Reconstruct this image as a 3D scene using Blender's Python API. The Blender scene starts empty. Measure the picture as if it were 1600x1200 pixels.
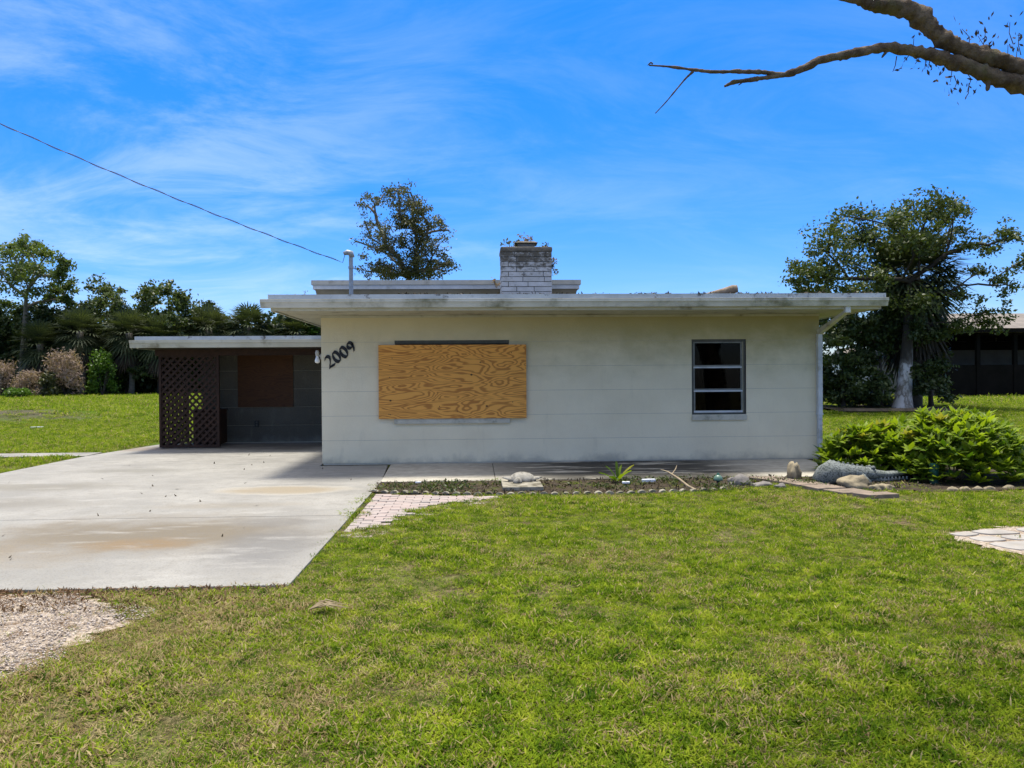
import bpy, bmesh, math, random
import numpy as np
from mathutils import Vector, Matrix, Euler

random.seed(7); rng = np.random.default_rng(7)
scn = bpy.context.scene
COL = scn.collection
R = math.radians

# ------------------------------------------------------------------ camera, sky, sun, exposure
CAM = Vector((2.564, -13.2747, 1.4262)); YAW, PITCH, ROLL = R(2.5173), R(-.4542), R(-.4149)
LENS_PX = 1244.4
fwd = Vector((math.sin(YAW)*math.cos(PITCH), math.cos(YAW)*math.cos(PITCH), math.sin(PITCH)))
r0 = Vector((math.cos(YAW), -math.sin(YAW), 0)); u0 = r0.cross(fwd)
rgt = r0*math.cos(ROLL)+u0*math.sin(ROLL); upv = u0*math.cos(ROLL)-r0*math.sin(ROLL)
cam_d = bpy.data.cameras.new('camera'); cam = bpy.data.objects.new('camera', cam_d); COL.objects.link(cam)
cam_d.sensor_width = 36; cam_d.lens = LENS_PX/1600*36; cam_d.clip_end = 2000; cam_d.clip_start = .05
mw = Matrix.Identity(4)
for i in range(3):
    mw[i][0] = rgt[i]; mw[i][1] = upv[i]; mw[i][2] = -fwd[i]; mw[i][3] = CAM[i]
cam.matrix_world = mw
scn.camera = cam

SUN_EL, SUN_AZ = R(76), R(-6)          # azimuth clockwise from +Y: the sun stands behind the house
sun_dir = Vector((math.sin(SUN_AZ)*math.cos(SUN_EL), math.cos(SUN_AZ)*math.cos(SUN_EL), math.sin(SUN_EL)))
sl = bpy.data.lights.new('sun', 'SUN'); sun = bpy.data.objects.new('sun', sl); COL.objects.link(sun)
sl.energy = 2.6; sl.angle = R(9.0); sl.color = (1, .95, .86)
sun.rotation_euler = (-sun_dir).to_track_quat('-Z', 'Y').to_euler(); sun.location = (0, 30, 60)

world = bpy.data.worlds.new('World'); scn.world = world; world.use_nodes = True
EXPOSURE = 1.26
scn.view_settings.view_transform = 'Standard'; scn.view_settings.look = 'None'
scn.view_settings.exposure = EXPOSURE; scn.view_settings.gamma = 1; scn.view_settings.use_curve_mapping = False

# ------------------------------------------------------------------ node helpers
class NT:
    def __init__(s, nt): s.nt = nt; s.n = nt.nodes; s.l = nt.links
    def node(s, t, **k):
        x = s.n.new(t)
        for a, b in k.items(): setattr(x, a, b)
        return x
    def put(s, sock, v):
        if isinstance(v, bpy.types.NodeSocket): s.l.new(v, sock)
        elif v is not None:
            if hasattr(sock.default_value, '__len__') and not hasattr(v, '__len__'): v = [v]*len(sock.default_value)
            if hasattr(v, '__len__') and len(sock.default_value) == 4 and len(v) == 3: v = (*v, 1)
            sock.default_value = v
    def math(s, op, a, b=None, c=None, clamp=False):
        x = s.node('ShaderNodeMath', operation=op, use_clamp=clamp)
        s.put(x.inputs[0], a)
        if b is not None: s.put(x.inputs[1], b)
        if c is not None: s.put(x.inputs[2], c)
        return x.outputs[0]
    def vmath(s, op, a, b=None):
        x = s.node('ShaderNodeVectorMath', operation=op); s.put(x.inputs[0], a)
        if b is not None: s.put(x.inputs[1], b)
        return x.outputs['Value'] if op in ('LENGTH', 'DISTANCE', 'DOT_PRODUCT') else x.outputs[0]
    def mix(s, f, a, b, mode='MIX'):
        x = s.node('ShaderNodeMix', data_type='RGBA', blend_type=mode)
        s.put(x.inputs['Factor'], f); s.put(x.inputs[6], a); s.put(x.inputs[7], b)
        return x.outputs[2]
    def noise(s, vec, scale, detail=4, rough=.55, dist=0):
        x = s.node('ShaderNodeTexNoise'); x.inputs['Scale'].default_value = scale
        x.inputs['Detail'].default_value = detail; x.inputs['Roughness'].default_value = rough
        x.inputs['Distortion'].default_value = dist
        if vec is not None: s.l.new(vec, x.inputs['Vector'])
        return x.outputs['Fac']
    def ramp(s, f, stops):
        x = s.node('ShaderNodeValToRGB'); e = x.color_ramp.elements
        while len(e) < len(stops): e.new(.5)
        for k, (p, c) in zip(e, stops):
            k.position = p; k.color = (*c, 1) if hasattr(c, '__len__') else (c, c, c, 1)
        s.put(x.inputs[0], f); return x.outputs[0]
    def smooth(s, v, a, b):
        x = s.node('ShaderNodeMapRange', interpolation_type='SMOOTHSTEP', clamp=True)
        s.put(x.inputs[0], v); x.inputs[1].default_value = a; x.inputs[2].default_value = b
        return x.outputs[0]
    def pos(s): return s.node('ShaderNodeNewGeometry').outputs['Position']
    def obj(s): return s.node('ShaderNodeTexCoord').outputs['Object']
    def mapv(s, v, scale=(1, 1, 1), loc=(0, 0, 0), rot=(0, 0, 0)):
        x = s.node('ShaderNodeMapping'); s.l.new(v, x.inputs[0])
        x.inputs['Scale'].default_value = scale; x.inputs['Location'].default_value = loc; x.inputs['Rotation'].default_value = rot
        return x.outputs[0]
    def sep(s, v):
        x = s.node('ShaderNodeSeparateXYZ'); s.l.new(v, x.inputs[0]); return x.outputs
    def comb(s, x_, y_, z_):
        x = s.node('ShaderNodeCombineXYZ')
        for i, v in enumerate((x_, y_, z_)): s.put(x.inputs[i], v)
        return x.outputs[0]
    def bump(s, h, strength=.3, dist=.01):
        x = s.node('ShaderNodeBump'); x.inputs['Strength'].default_value = strength; x.inputs['Distance'].default_value = dist
        s.l.new(h, x.inputs['Height']); return x.outputs[0]
    def blob(s, p, cx, cy, rx, ry, soft=.6, nz=None, amt=.5):
        """1 inside an uneven patch of the ground, 0 outside: a stain or painted shade with a shape of its own"""
        x = s.sep(p)
        dx = s.math('DIVIDE', s.math('SUBTRACT', x[0], cx), rx); dy = s.math('DIVIDE', s.math('SUBTRACT', x[1], cy), ry)
        d = s.math('SQRT', s.math('ADD', s.math('MULTIPLY', dx, dx), s.math('MULTIPLY', dy, dy)))
        if nz is not None: d = s.math('ADD', d, s.math('MULTIPLY', s.math('SUBTRACT', nz, .5), amt*2))
        return s.math('SUBTRACT', 1, s.smooth(d, 1-soft, 1+soft*.3))

def material(name, rough=.8, spec=.3):
    m = bpy.data.materials.new(name); m.use_nodes = True
    t = NT(m.node_tree); b = t.n['Principled BSDF']
    b.inputs['Roughness'].default_value = rough; b.inputs['Specular IOR Level'].default_value = spec
    return m, t, b

def simple(name, c1, c2=None, scale=8, rough=.8, spec=.3, bump=0, bscale=None, metal=0, lo=.35, hi=.65, dirt=None, space='pos'):
    m, t, b = material(name, rough, spec); p = t.pos() if space == 'pos' else t.obj()
    c2 = c2 or tuple(x*.8 for x in c1)
    col = t.ramp(t.noise(p, scale, 5, .6), [(lo, c1), (hi, c2)])
    if dirt:
        dc, ds, a, z = dirt
        col = t.mix(t.smooth(t.noise(p, ds, 6, .65), a, z), col, dc)
    t.put(b.inputs['Base Color'], col); b.inputs['Metallic'].default_value = metal
    if bump: t.put(b.inputs['Normal'], t.bump(t.noise(p, bscale or scale*6, 4, .6), bump, .01))
    return m

def leafmat(name, dark, light, trans=.35, rough=.5, extra=None):
    """foliage: two leaf colours by the leaf's own tint, some light through the blade"""
    m, t, b = material(name, rough, .35)
    a = t.node('ShaderNodeAttribute', attribute_name='tint')
    f = t.sep(a.outputs['Vector'])
    stops = [(0, dark), (1, light)]
    if extra: stops = [(0, dark), (.8, light), (.93, extra), (1, extra)]
    col = t.ramp(f[0], stops)
    t.put(b.inputs['Base Color'], col)
    tr = t.node('ShaderNodeBsdfTranslucent'); t.put(tr.inputs[0], t.mix(1, col, (1.0, 1.0, .45), 'MULTIPLY'))
    mx = t.node('ShaderNodeMixShader'); mx.inputs[0].default_value = trans
    t.l.new(b.outputs[0], mx.inputs[1]); t.l.new(tr.outputs[0], mx.inputs[2])
    t.l.new(mx.outputs[0], t.n['Material Output'].inputs[0])
    return m

# ------------------------------------------------------------------ the sky
w = NT(world.node_tree)
for x in list(w.n): w.n.remove(x)
sky = w.node('ShaderNodeTexSky', sky_type='NISHITA', sun_disc=False, sun_elevation=SUN_EL, sun_rotation=SUN_AZ,
             air_density=1.0, dust_density=.35, ozone_density=3.0)
hs = w.node('ShaderNodeHueSaturation'); hs.inputs['Saturation'].default_value = 1.42; hs.inputs['Value'].default_value = 1.0
w.l.new(sky.outputs[0], hs.inputs['Color'])
dirv = w.node('ShaderNodeTexCoord').outputs['Generated']
dx, dy, dz = w.sep(dirv)
den = w.math('ADD', w.math('MAXIMUM', dz, 0), .26)
pl = w.comb(w.math('DIVIDE', dx, den), w.math('DIVIDE', dy, den), 0)
n1 = w.noise(w.mapv(pl, (.95, 1.75, 1), (3.3, .4, 0), (0, 0, R(-34))), 1.7, 8, .66, .9)
n2 = w.noise(w.mapv(pl, (.5, .5, 1), (1.7, 5.2, 0)), .9, 3, .5)
wisp = w.math('MULTIPLY', w.smooth(n1, .36, .74), w.smooth(n2, .30, .58))
clr = w.vmath('DOT_PRODUCT', w.vmath('NORMALIZE', w.comb(dx, dy, 0)), (.42, .907, 0))
side = w.smooth(w.math('SUBTRACT', clr, w.math('MULTIPLY', n2, .12)), .93, .72)      # one clear window of the sky, towards the right of the house
veil = w.math('MULTIPLY', w.smooth(dz, .46, .85), .85)                                # thin high haze added overhead, above the view, to whiten and warm the shade
n3 = w.noise(w.mapv(pl, (1.0, 1.7, 1), (.9, 2.2, 0), (0, 0, R(-15))), 1.5, 7, .6, .6)
low = w.math('MULTIPLY', w.smooth(n3, .47, .72), w.smooth(dz, .34, .1))
cl = w.math('ADD', w.math('MULTIPLY', wisp, w.math('ADD', w.math('MULTIPLY', side, .25), .10)), w.math('MULTIPLY', w.math('MULTIPLY', low, .38), w.math('ADD', side, .25)), clamp=True)
skyg = w.node('ShaderNodeGamma'); skyg.inputs[1].default_value = 1.25; w.l.new(hs.outputs[0], skyg.inputs[0])
skyb = w.mix(1, skyg.outputs[0], w.ramp(dz, [(0, (.29,.305,.46)), (.12, (.325,.365,.52)), (.45, (.41,.58,.62))]), 'MULTIPLY')
skyc = w.mix(veil, w.mix(w.math('MULTIPLY', cl, .85), skyb, (4.2, 4.8, 5.4)), (7.2, 7.0, 6.7))
bg = w.node('ShaderNodeBackground'); bg.inputs['Strength'].default_value = .1
w.l.new(skyc, bg.inputs['Color'])
wo = w.node('ShaderNodeOutputWorld'); w.l.new(bg.outputs[0], wo.inputs[0])

# ------------------------------------------------------------------ mesh helpers
def pt(px, py, Y):
    """the point of the vertical plane y = Y that the photograph shows at px, py (1600 x 1200)"""
    d = fwd + rgt*((px-800)/LENS_PX) + upv*((600-py)/LENS_PX)
    return CAM + d*((Y-CAM.y)/d.y)
def sstep(a, b, x):
    t = np.clip((np.asarray(x, float)-a)/(b-a), 0, 1); return t*t*(3-2*t)
def _hash(i, j, s):
    h = np.sin(i*127.1+j*311.7+s*74.7)*43758.5453; return h-np.floor(h)
def vnoise(x, y, s=0):
    x = np.asarray(x, float); y = np.asarray(y, float)
    i, j = np.floor(x), np.floor(y); u, v = x-i, y-j; u = u*u*(3-2*u); v = v*v*(3-2*v)
    return (_hash(i, j, s)*(1-u)+_hash(i+1, j, s)*u)*(1-v)+(_hash(i, j+1, s)*(1-u)+_hash(i+1, j+1, s)*u)*v
def fbm(x, y, s=0, o=4):
    a, r, f = .5, 0, 1
    for k in range(o): r = r+a*vnoise(x*f, y*f, s+k*9); a *= .5; f *= 2.03
    return r/(1-.5**o)
def terr(x, y):
    x = np.asarray(x, float); y = np.asarray(y, float)
    left = .5*sstep(6, 36, y); right = .42*sstep(2.5, 17, y)
    k = sstep(4, 9, x)
    z = left*(1-k)+right*k
    berm = np.exp(-(((x+13.2)/2.6)**2+((y-15.5)/2.2)**2))*.28*(.6+fbm(x*.9, y*.9, 3))
    return z+berm
class MB:
    def __init__(s): s.v = []; s.f = []
    def add(s, v, f):
        o = len(s.v); s.v += [tuple(p) for p in v]; s.f += [tuple(i+o for i in q) for q in f]; return s
    def box(s, x0, x1, y0, y1, z0, z1):
        return s.add([(x0,y0,z0),(x1,y0,z0),(x1,y1,z0),(x0,y1,z0),(x0,y0,z1),(x1,y0,z1),(x1,y1,z1),(x0,y1,z1)],
                     [(0,3,2,1),(4,5,6,7),(0,1,5,4),(1,2,6,5),(2,3,7,6),(3,0,4,7)])
    def prism(s, poly, z0, z1):
        n = len(poly)
        return s.add([(x,y,z0) for x,y in poly]+[(x,y,z1) for x,y in poly],
                     [tuple(range(n-1,-1,-1)), tuple(range(n,2*n))]+[(i,(i+1)%n,n+(i+1)%n,n+i) for i in range(n)])
    def extr_x(s, prof, x0, x1):        # a profile in (y, z) run along x
        n = len(prof)
        return s.add([(x0,y,z) for y,z in prof]+[(x1,y,z) for y,z in prof],
                     [tuple(range(n)), tuple(range(2*n-1,n-1,-1))]+[(i,n+i,n+(i+1)%n,(i+1)%n) for i in range(n)])
    def tube(s, pts, rad, n=8, cap=True, flat=1):
        pts = [Vector(p) for p in pts]
        if not hasattr(rad, '__len__'): rad = [rad]*len(pts)
        V = []; F = []; ref = None
        for i, p in enumerate(pts):
            d = (pts[min(i+1, len(pts)-1)]-pts[max(i-1, 0)]).normalized()
            if ref is None: ref = Vector((0,0,1)) if abs(d.z) < .9 else Vector((1,0,0))
            a = d.cross(ref).normalized(); b = a.cross(d).normalized(); ref = b
            for k in range(n):
                t = 2*math.pi*k/n; V.append(p+a*(math.cos(t)*rad[i])+b*(math.sin(t)*rad[i]*flat))
        for i in range(len(pts)-1):
            for k in range(n): F.append((i*n+k, i*n+(k+1)%n, (i+1)*n+(k+1)%n, (i+1)*n+k))
        if cap: F.append(tuple(range(n-1,-1,-1))); F.append(tuple(range((len(pts)-1)*n, len(pts)*n)))
        return s.add(V, F)
    def build(s, name, mat, parent=None, smooth=False, bevel=0, loc=None):
        me = bpy.data.meshes.new(name); me.from_pydata(s.v, [], s.f)
        bm = bmesh.new(); bm.from_mesh(me); bmesh.ops.recalc_face_normals(bm, faces=bm.faces)
        if bevel: bmesh.ops.bevel(bm, geom=[e for e in bm.edges if e.is_manifold and e.calc_face_angle(0) > .5], offset=bevel, segments=2, affect='EDGES', profile=.6)
        bm.to_mesh(me); bm.free()
        if smooth: me.shade_smooth()
        me.materials.append(mat)
        return link(name, me, parent, loc)
def link(name, me, parent=None, loc=None):
    o = bpy.data.objects.new(name, me); COL.objects.link(o)
    if loc is not None: o.location = loc
    if parent is not None:
        o.parent = parent
        if loc is None:
            q = parent
            off = Vector((0,0,0))
            while q is not None: off += q.location; q = q.parent
            o.location = -off
    return o
def tag(o, label, cat, group=None, kind=None):
    if label: o['label'] = label
    if cat: o['category'] = cat
    if group: o['group'] = group
    if kind: o['kind'] = kind
    return o
def thing(name, loc, label, cat, group=None, rz=0):
    o = bpy.data.objects.new(name, None); COL.objects.link(o); o.location = loc; o.rotation_euler.z = rz
    o.empty_display_size = .2
    return tag(o, label, cat, group)
def struct(o): o['kind'] = 'structure'; return o
def stuff(o): o['kind'] = 'stuff'; return o
def local(o): o.location = (0,0,0); return o           # a part modelled in its thing's own coordinates
def copy_tree(o, parent=None):
    c = o.copy(); COL.objects.link(c)
    if parent is not None: c.parent = parent
    for ch in o.children: copy_tree(ch, c)
    return c
def np_mesh(name, V, F, mat, tint=None):
    """V (n,3), F (m,k) one polygon size; tint per vertex"""
    me = bpy.data.meshes.new(name); V = np.asarray(V, np.float32); F = np.asarray(F, np.int32)
    m, k = F.shape
    me.vertices.add(len(V)); me.vertices.foreach_set('co', V.ravel())
    me.loops.add(m*k); me.loops.foreach_set('vertex_index', F.ravel())
    me.polygons.add(m); me.polygons.foreach_set('loop_start', np.arange(0, m*k, k, dtype=np.int32))
    try: me.polygons.foreach_set('loop_total', np.full(m, k, np.int32))
    except Exception: pass
    me.update(calc_edges=True)
    if tint is not None:
        a = me.attributes.new('tint', 'FLOAT', 'POINT'); a.data.foreach_set('value', np.asarray(tint, np.float32))
    me.materials.append(mat); return me
def leaves_mesh(name, C, size, mat, tint, up=.35, aspect=.5, droop=0, szvar=.4, fold=False):
    """one pointed leaf face at each centre"""
    n = len(C); C = np.asarray(C)
    d = rng.normal(size=(n,3)); d[:,2] -= droop; d /= np.linalg.norm(d, axis=1)[:,None]
    nn = rng.normal(size=(n,3)); nn[:,2] += up*3
    s = np.cross(d, nn); s /= np.linalg.norm(s, axis=1)[:,None]+1e-9
    L = size*(1+szvar*(rng.random(n)-.5)*2); L = L[:,None]
    W = L*aspect*.5
    V = np.stack([C-d*L*.5, C+s*W+d*L*.05, C+d*L*.5, C-s*W+d*L*.05], 1).reshape(-1,3)
    F = np.arange(n*4).reshape(n,4)
    return np_mesh(name, V, F, mat, np.repeat(tint, 4))
def bez(p, q, bow, n=5):
    p, q = Vector(p), Vector(q); mid = (p+q)/2+Vector(bow)
    return [p*(1-t)**2+mid*2*t*(1-t)+q*t*t for t in [i/(n-1) for i in range(n)]]

# ------------------------------------------------------------------ materials
def make_concrete():
    m, t, b = material('driveway_concrete', .85, .25); p = t.pos()
    n1 = t.noise(p, .8, 6, .6); n2 = t.noise(p, 7, 6, .65); n3 = t.noise(p, 60, 3, .6)
    col = t.ramp(n1, [(.3, (.325,.31,.275)), (.62, (.235,.225,.20))])
    col = t.mix(t.smooth(n2, .5, .75), col, (.225,.21,.18))
    nz = t.noise(p, 1.6, 5, .6)
    for cx, cy, rx, ry, c, a in ((-.45,-5.85,1.9,1.05,(.155,.128,.088),.95), (-3.0,-3.9,1.3,.5,(.19,.175,.145),.7), (-2.0,-6.6,1.6,.7,(.20,.165,.115),.75), (-.35,-6.3,.6,.3,(.20,.135,.068),.75), (.78,-6.5,.5,1.0,(.145,.14,.13),.75), (.6,-5.3,.6,.3,(.15,.145,.135),.5),
                                 (-3.4,-2.4,1.3,.5,(.18,.165,.13),.7), (-2.8,-.6,1.0,.35,(.18,.17,.14),.65),
                                 (-4.4,3.4,.9,.6,(.23,.165,.115),.6), (-.3,-4.2,.9,.25,(.22,.19,.14),.5), (.5,-2.0,.85,.32,(.11,.11,.105),.6), (.55,-1.4,.6,.3,(.14,.14,.13),.5),
                                 (-1.6,3.6,1.6,1.0,(.09,.085,.075),.85), (-3.3,4.0,1.0,.8,(.09,.085,.075),.8)):  # these two patches paint the carport shade onto the floor
        col = t.mix(t.math('MULTIPLY', t.blob(p, cx, cy, rx, ry, .7, nz, .75), a), col, c)
    # the dried puddle: grey outside, a pale rim, tan inside
    for k, rx, ry, c, a in ((0,1.12,.60,(.15,.147,.135),.55),(1,.98,.48,(.35,.33,.285),.8),(2,.88,.40,(.26,.215,.145),.9)):
        col = t.mix(t.math('MULTIPLY', t.blob(p, .08, -3.0, rx, ry, (.6,.2,.5)[k], nz, .34), a), col, c)
    # pale drifts
    n4 = t.noise(t.mapv(p, (.7,2.2,1)), 1.3, 6, .65)
    col = t.mix(t.math('MULTIPLY', t.smooth(n4, .52, .7), .55), col, (.35,.335,.30))
    col = t.mix(t.math('MULTIPLY', t.smooth(n3, .52, .66), .45), col, (.125,.12,.11))
    n5 = t.noise(p, 2.6, 7, .7); col = t.mix(t.math('MULTIPLY', t.smooth(n5, .5, .72), .4), col, (.185,.175,.155))
    n6 = t.noise(t.mapv(p, (.6,2.4,1), (4.1,.7,0)), 2.2, 7, .72); col = t.mix(t.math('MULTIPLY', t.math('MULTIPLY', t.smooth(n6, .52, .64), t.smooth(t.sep(p)[1], -3, 2)), .55), col, (.115,.11,.10))
    t.put(b.inputs['Base Color'], col); t.put(b.inputs['Normal'], t.bump(t.math('ADD', n3, t.math('MULTIPLY', n2, .5)), .6, .01))
    return m
def make_walk():
    m, t, b = material('walkway_concrete', .95, .1); p = t.pos()
    n2 = t.noise(p, 6, 6, .65)
    col = t.ramp(n2, [(.35, (.50,.465,.385)), (.7, (.34,.315,.26))])
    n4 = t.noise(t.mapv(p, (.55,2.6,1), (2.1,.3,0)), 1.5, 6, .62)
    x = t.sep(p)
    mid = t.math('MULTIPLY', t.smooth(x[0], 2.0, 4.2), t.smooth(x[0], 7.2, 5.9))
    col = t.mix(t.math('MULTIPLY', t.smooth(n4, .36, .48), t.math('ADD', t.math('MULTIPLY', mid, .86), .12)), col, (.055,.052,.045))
    t.put(b.inputs['Base Color'], col); t.put(b.inputs['Normal'], t.bump(t.noise(p, 50, 4), .3, .005))
    return m
def make_wall(name, c1, c2, mould=.0, base_dirt=True, green=0):
    m, t, b = material(name, .75, .3); p = t.pos(); x = t.sep(p)
    col = t.ramp(t.noise(p, 1.3, 5, .6), [(.35, c1), (.7, c2)])
    n = t.noise(t.mapv(p, (1,1,.25)), 5, 6, .7)
    col = t.mix(t.math('MULTIPLY', t.smooth(n, .54, .8), .25), col, (.42,.38,.27))
    sp = t.noise(p, 70, 3, .7); col = t.mix(t.math('MULTIPLY', t.smooth(sp, .55, .7), .18), col, (.40,.37,.27))
    if base_dirt:
        nz = t.noise(p, 2.2, 5, .65)
        h = t.math('ADD', x[2], t.math('MULTIPLY', t.math('SUBTRACT', nz, .5), .55))
        col = t.mix(t.math('MULTIPLY', t.smooth(h, .17, -.07), .6), col, (.26,.25,.21))
    if green:                                           # olive grass-bounce light under the eave painted into the wall, strongest towards the right
        nz = t.noise(t.mapv(p, (.8,1,1.2)), 2.0, 6, .68)
        g = t.math('MULTIPLY', t.smooth(t.math('ADD', x[2], t.math('MULTIPLY', nz, 1.1)), 1.85, 2.95), t.math('ADD', t.math('MULTIPLY', t.smooth(x[0], -1, 8), .55), .32))
        col = t.mix(t.math('MULTIPLY', g, green), col, (.235,.22,.062))
    t.put(b.inputs['Base Color'], col)
    t.put(b.inputs['Normal'], t.bump(t.math('ADD', t.noise(p, 110, 3), t.noise(p, 25, 3)), .45, .01))
    return m
def make_plywood(name, light, dark, ox=0, fac=1):
    m, t, b = material(name, .65, .3); p = t.obj()
    x = t.sep(p)
    q = t.comb(t.math('ADD', t.math('MULTIPLY', x[0], .8), ox), 0, t.math('MULTIPLY', x[2], 3.6))
    nn = t.noise(q, 1.15, 2.5, .42, .35)
    lines = t.math('SINE', t.math('MULTIPLY', nn, 125))
    fine = t.noise(t.comb(t.math('MULTIPLY', x[0], 3), 0, t.math('MULTIPLY', x[2], 160)), 1, 3, .5)
    blot = t.noise(t.mapv(p, (1,1,2)), 2.3, 3, .5)
    f = t.math('MULTIPLY', t.smooth(lines, -.15, .9), t.smooth(blot, .22, .5))
    col = t.mix(f, light, dark)
    col = t.mix(t.math('MULTIPLY', fine, .4), col, tuple(c*.6 for c in light))
    kn = t.node('ShaderNodeTexVoronoi'); kn.inputs['Scale'].default_value = 1.0
    t.l.new(t.comb(t.math('MULTIPLY', x[0], 2.2), 3.3, t.math('MULTIPLY', x[2], 2.9)), kn.inputs['Vector'])
    col = t.mix(t.smooth(kn.outputs['Distance'], .055, .03), col, (.05,.025,.01))
    t.put(b.inputs['Base Color'], col); t.put(b.inputs['Normal'], t.bump(fine, .15, .003))
    return m

M_drive = make_concrete(); M_walk = make_walk()
M_wall = make_wall('painted_block', (.86,.765,.545), (.78,.685,.48), green=.85)
M_wall2 = make_wall('carport_block', (.115,.105,.08), (.085,.078,.06))  # block colour darkened to carry the deep carport shade
M_joint = simple('mortar_joint', (.52,.48,.38), (.42,.39,.31), 6)
M_white = simple('white_aluminium', (.62,.64,.65), (.5,.52,.53), 5, .45, .5, dirt=((.30,.30,.25), 3.5, .52, .75))
M_gutter = simple('weathered_gutter', (.60,.60,.54), (.48,.48,.41), 2.2, .5, .45, dirt=((.15,.15,.085), 2.1, .44, .74))
M_drip = simple('galvanised_drip_edge', (.48,.53,.57), (.38,.42,.45), 4, .4, .5, dirt=((.10,.09,.08), 5, .55, .66))
M_soffit = simple('soffit_paint', (.50,.48,.38), (.42,.40,.31), 2, .7, dirt=((.14,.12,.08), 2.2, .55, .75))
M_carsoffit = simple('dark_carport_ceiling', (.06,.05,.04), (.04,.033,.026), 3, .9)  # ceiling colour darkened to deepen the carport shade
M_fascia = simple('fascia_paint', (.56,.55,.46), (.46,.45,.36), 2, .7, dirt=((.19,.17,.11), 2.5, .52, .75))
M_roof = simple('roof_felt', (.10,.095,.085), (.05,.048,.042), 9, .95, .1, bump=.5)
M_upfascia = simple('upper_fascia_paint', (.58,.55,.47), (.45,.45,.42), 2, .7, dirt=((.30,.28,.23), 3, .5, .75))
M_upwall = simple('upper_band', (.20,.165,.10), (.29,.25,.17), 2, .8)
M_frame = simple('window_aluminium', (.22,.225,.205), (.15,.155,.14), 9, .4, .5, metal=.2)
M_darktrim = simple('dark_window_trim', (.10,.10,.085), (.07,.07,.06), 9, .6)
M_reveal = simple('painted_reveal', (.30,.29,.22), (.24,.23,.17), 6, .8)
M_sill = simple('sill_paint', (.58,.55,.44), (.48,.45,.36), 6, .8, dirt=((.2,.19,.14), 4, .5, .75))
M_room = simple('dark_room', (.025,.024,.022), (.018,.017,.016), 2, .95, .05)
M_ply = make_plywood('plywood', (.90,.42,.085), (.47,.175,.035))
M_ply2 = make_plywood('shaded_plywood', (.10,.040,.012), (.065,.024,.008), 5)  # carport shade put into the plywood colour
M_lattice = simple('brown_lattice', (.045,.022,.013), (.026,.013,.008), 12, .75)
M_black = simple('black_metal', (.012,.012,.012), (.02,.02,.02), 20, .45)
M_galv = simple('galvanised_pipe', (.36,.39,.42), (.27,.30,.32), 14, .45, .5, metal=.35)
M_cable = simple('cable', (.06,.065,.075), None, 20, .6)
M_lamp = simple('lamp_plastic', (.55,.53,.46), (.4,.38,.33), 20, .5)
M_bulb = simple('frosted_bulb', (.85,.84,.8), (.8,.79,.74), 20, .25, .6)
M_cham = None
def make_brickwhite():
    m, t, b = material('chimney_brick_paint', .85, .2); p = t.pos(); x = t.sep(p)
    oi = t.node('ShaderNodeObjectInfo').outputs['Random']
    col = t.ramp(t.noise(p, 5, 5, .65), [(.35, (.62,.63,.64)), (.7, (.45,.46,.46))])
    col = t.mix(t.math('MULTIPLY', oi, .35), col, (.36,.36,.34))
    n = t.noise(t.mapv(p, (1,1,1.6)), 9, 7, .72)
    h = t.math('ADD', n, t.math('MULTIPLY', t.smooth(x[2], 3.15, 4.0), .34))
    col = t.mix(t.smooth(h, .58, .82), col, (.115,.105,.085))
    t.put(b.inputs['Base Color'], col); t.put(b.inputs['Normal'], t.bump(t.noise(p, 60, 5), .5, .008)); return m
M_chbrick = make_brickwhite()
M_mortar = simple('sooty_mortar', (.13,.13,.125), (.20,.20,.19), 14, .95, .1, bump=.4)
M_cap = simple('mossy_cap', (.21,.19,.16), (.11,.10,.08), 12, .95, .1, bump=.6)
M_paver = None
def make_paver():
    m, t, b = material('pink_paver', .9, .2); p = t.pos()
    oi = t.node('ShaderNodeObjectInfo').outputs['Random']
    col = t.ramp(oi, [(0, (.31,.235,.21)), (.5, (.34,.28,.255)), (1, (.27,.235,.215))])
    col = t.mix(t.math('MULTIPLY', t.noise(p, 14, 5, .65), .45), col, (.36,.32,.29))
    t.put(b.inputs['Base Color'], col); t.put(b.inputs['Normal'], t.bump(t.noise(p, 90, 4), .4, .004)); return m
M_paver = make_paver()
M_flag = simple('pale_flagstone', (.36,.335,.30), (.26,.24,.21), 3, .85, .2, bump=.3, dirt=((.36,.31,.24), 4, .55, .75))
M_edge = simple('edging_concrete', (.34,.315,.25), (.19,.175,.135), 9, .9, .2, bump=.4, dirt=((.085,.075,.05), 6, .44, .66))
M_statue = simple('cast_stone', (.36,.34,.29), (.24,.225,.19), 12, .9, .2, bump=.5, dirt=((.11,.10,.08), 9, .48, .68))
def make_gator():
    m, t, b = material('scaly_grey_stone', .9, .2); p = t.obj()
    v = t.node('ShaderNodeTexVoronoi'); v.inputs['Scale'].default_value = 48; t.l.new(p, v.inputs['Vector'])
    col = t.ramp(t.noise(p, 9, 5, .65), [(.3, (.25,.27,.26)), (.7, (.12,.135,.12))])
    col = t.mix(t.smooth(v.outputs['Distance'], .45, .8), col, (.07,.08,.075))
    t.put(b.inputs['Base Color'], col); t.put(b.inputs['Normal'], t.bump(t.math('SUBTRACT', 1, v.outputs['Distance']), .35, .01)); return m
M_gator = make_gator()
M_tooth = simple('stone_tooth', (.5,.5,.47), (.4,.4,.38), 20)
M_tanrock = simple('tan_rock', (.33,.275,.18), (.17,.145,.10), 7, .95, .15, bump=.8, bscale=22, dirt=((.10,.085,.06), 8, .55, .75), space='obj')
M_greyrock = simple('grey_rock', (.24,.22,.20), (.13,.12,.11), 7, .95, .15, bump=.8, bscale=22, space='obj')
M_bucket = simple('green_plastic', (.015,.11,.075), (.01,.07,.05), 10, .45, .5)
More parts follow.
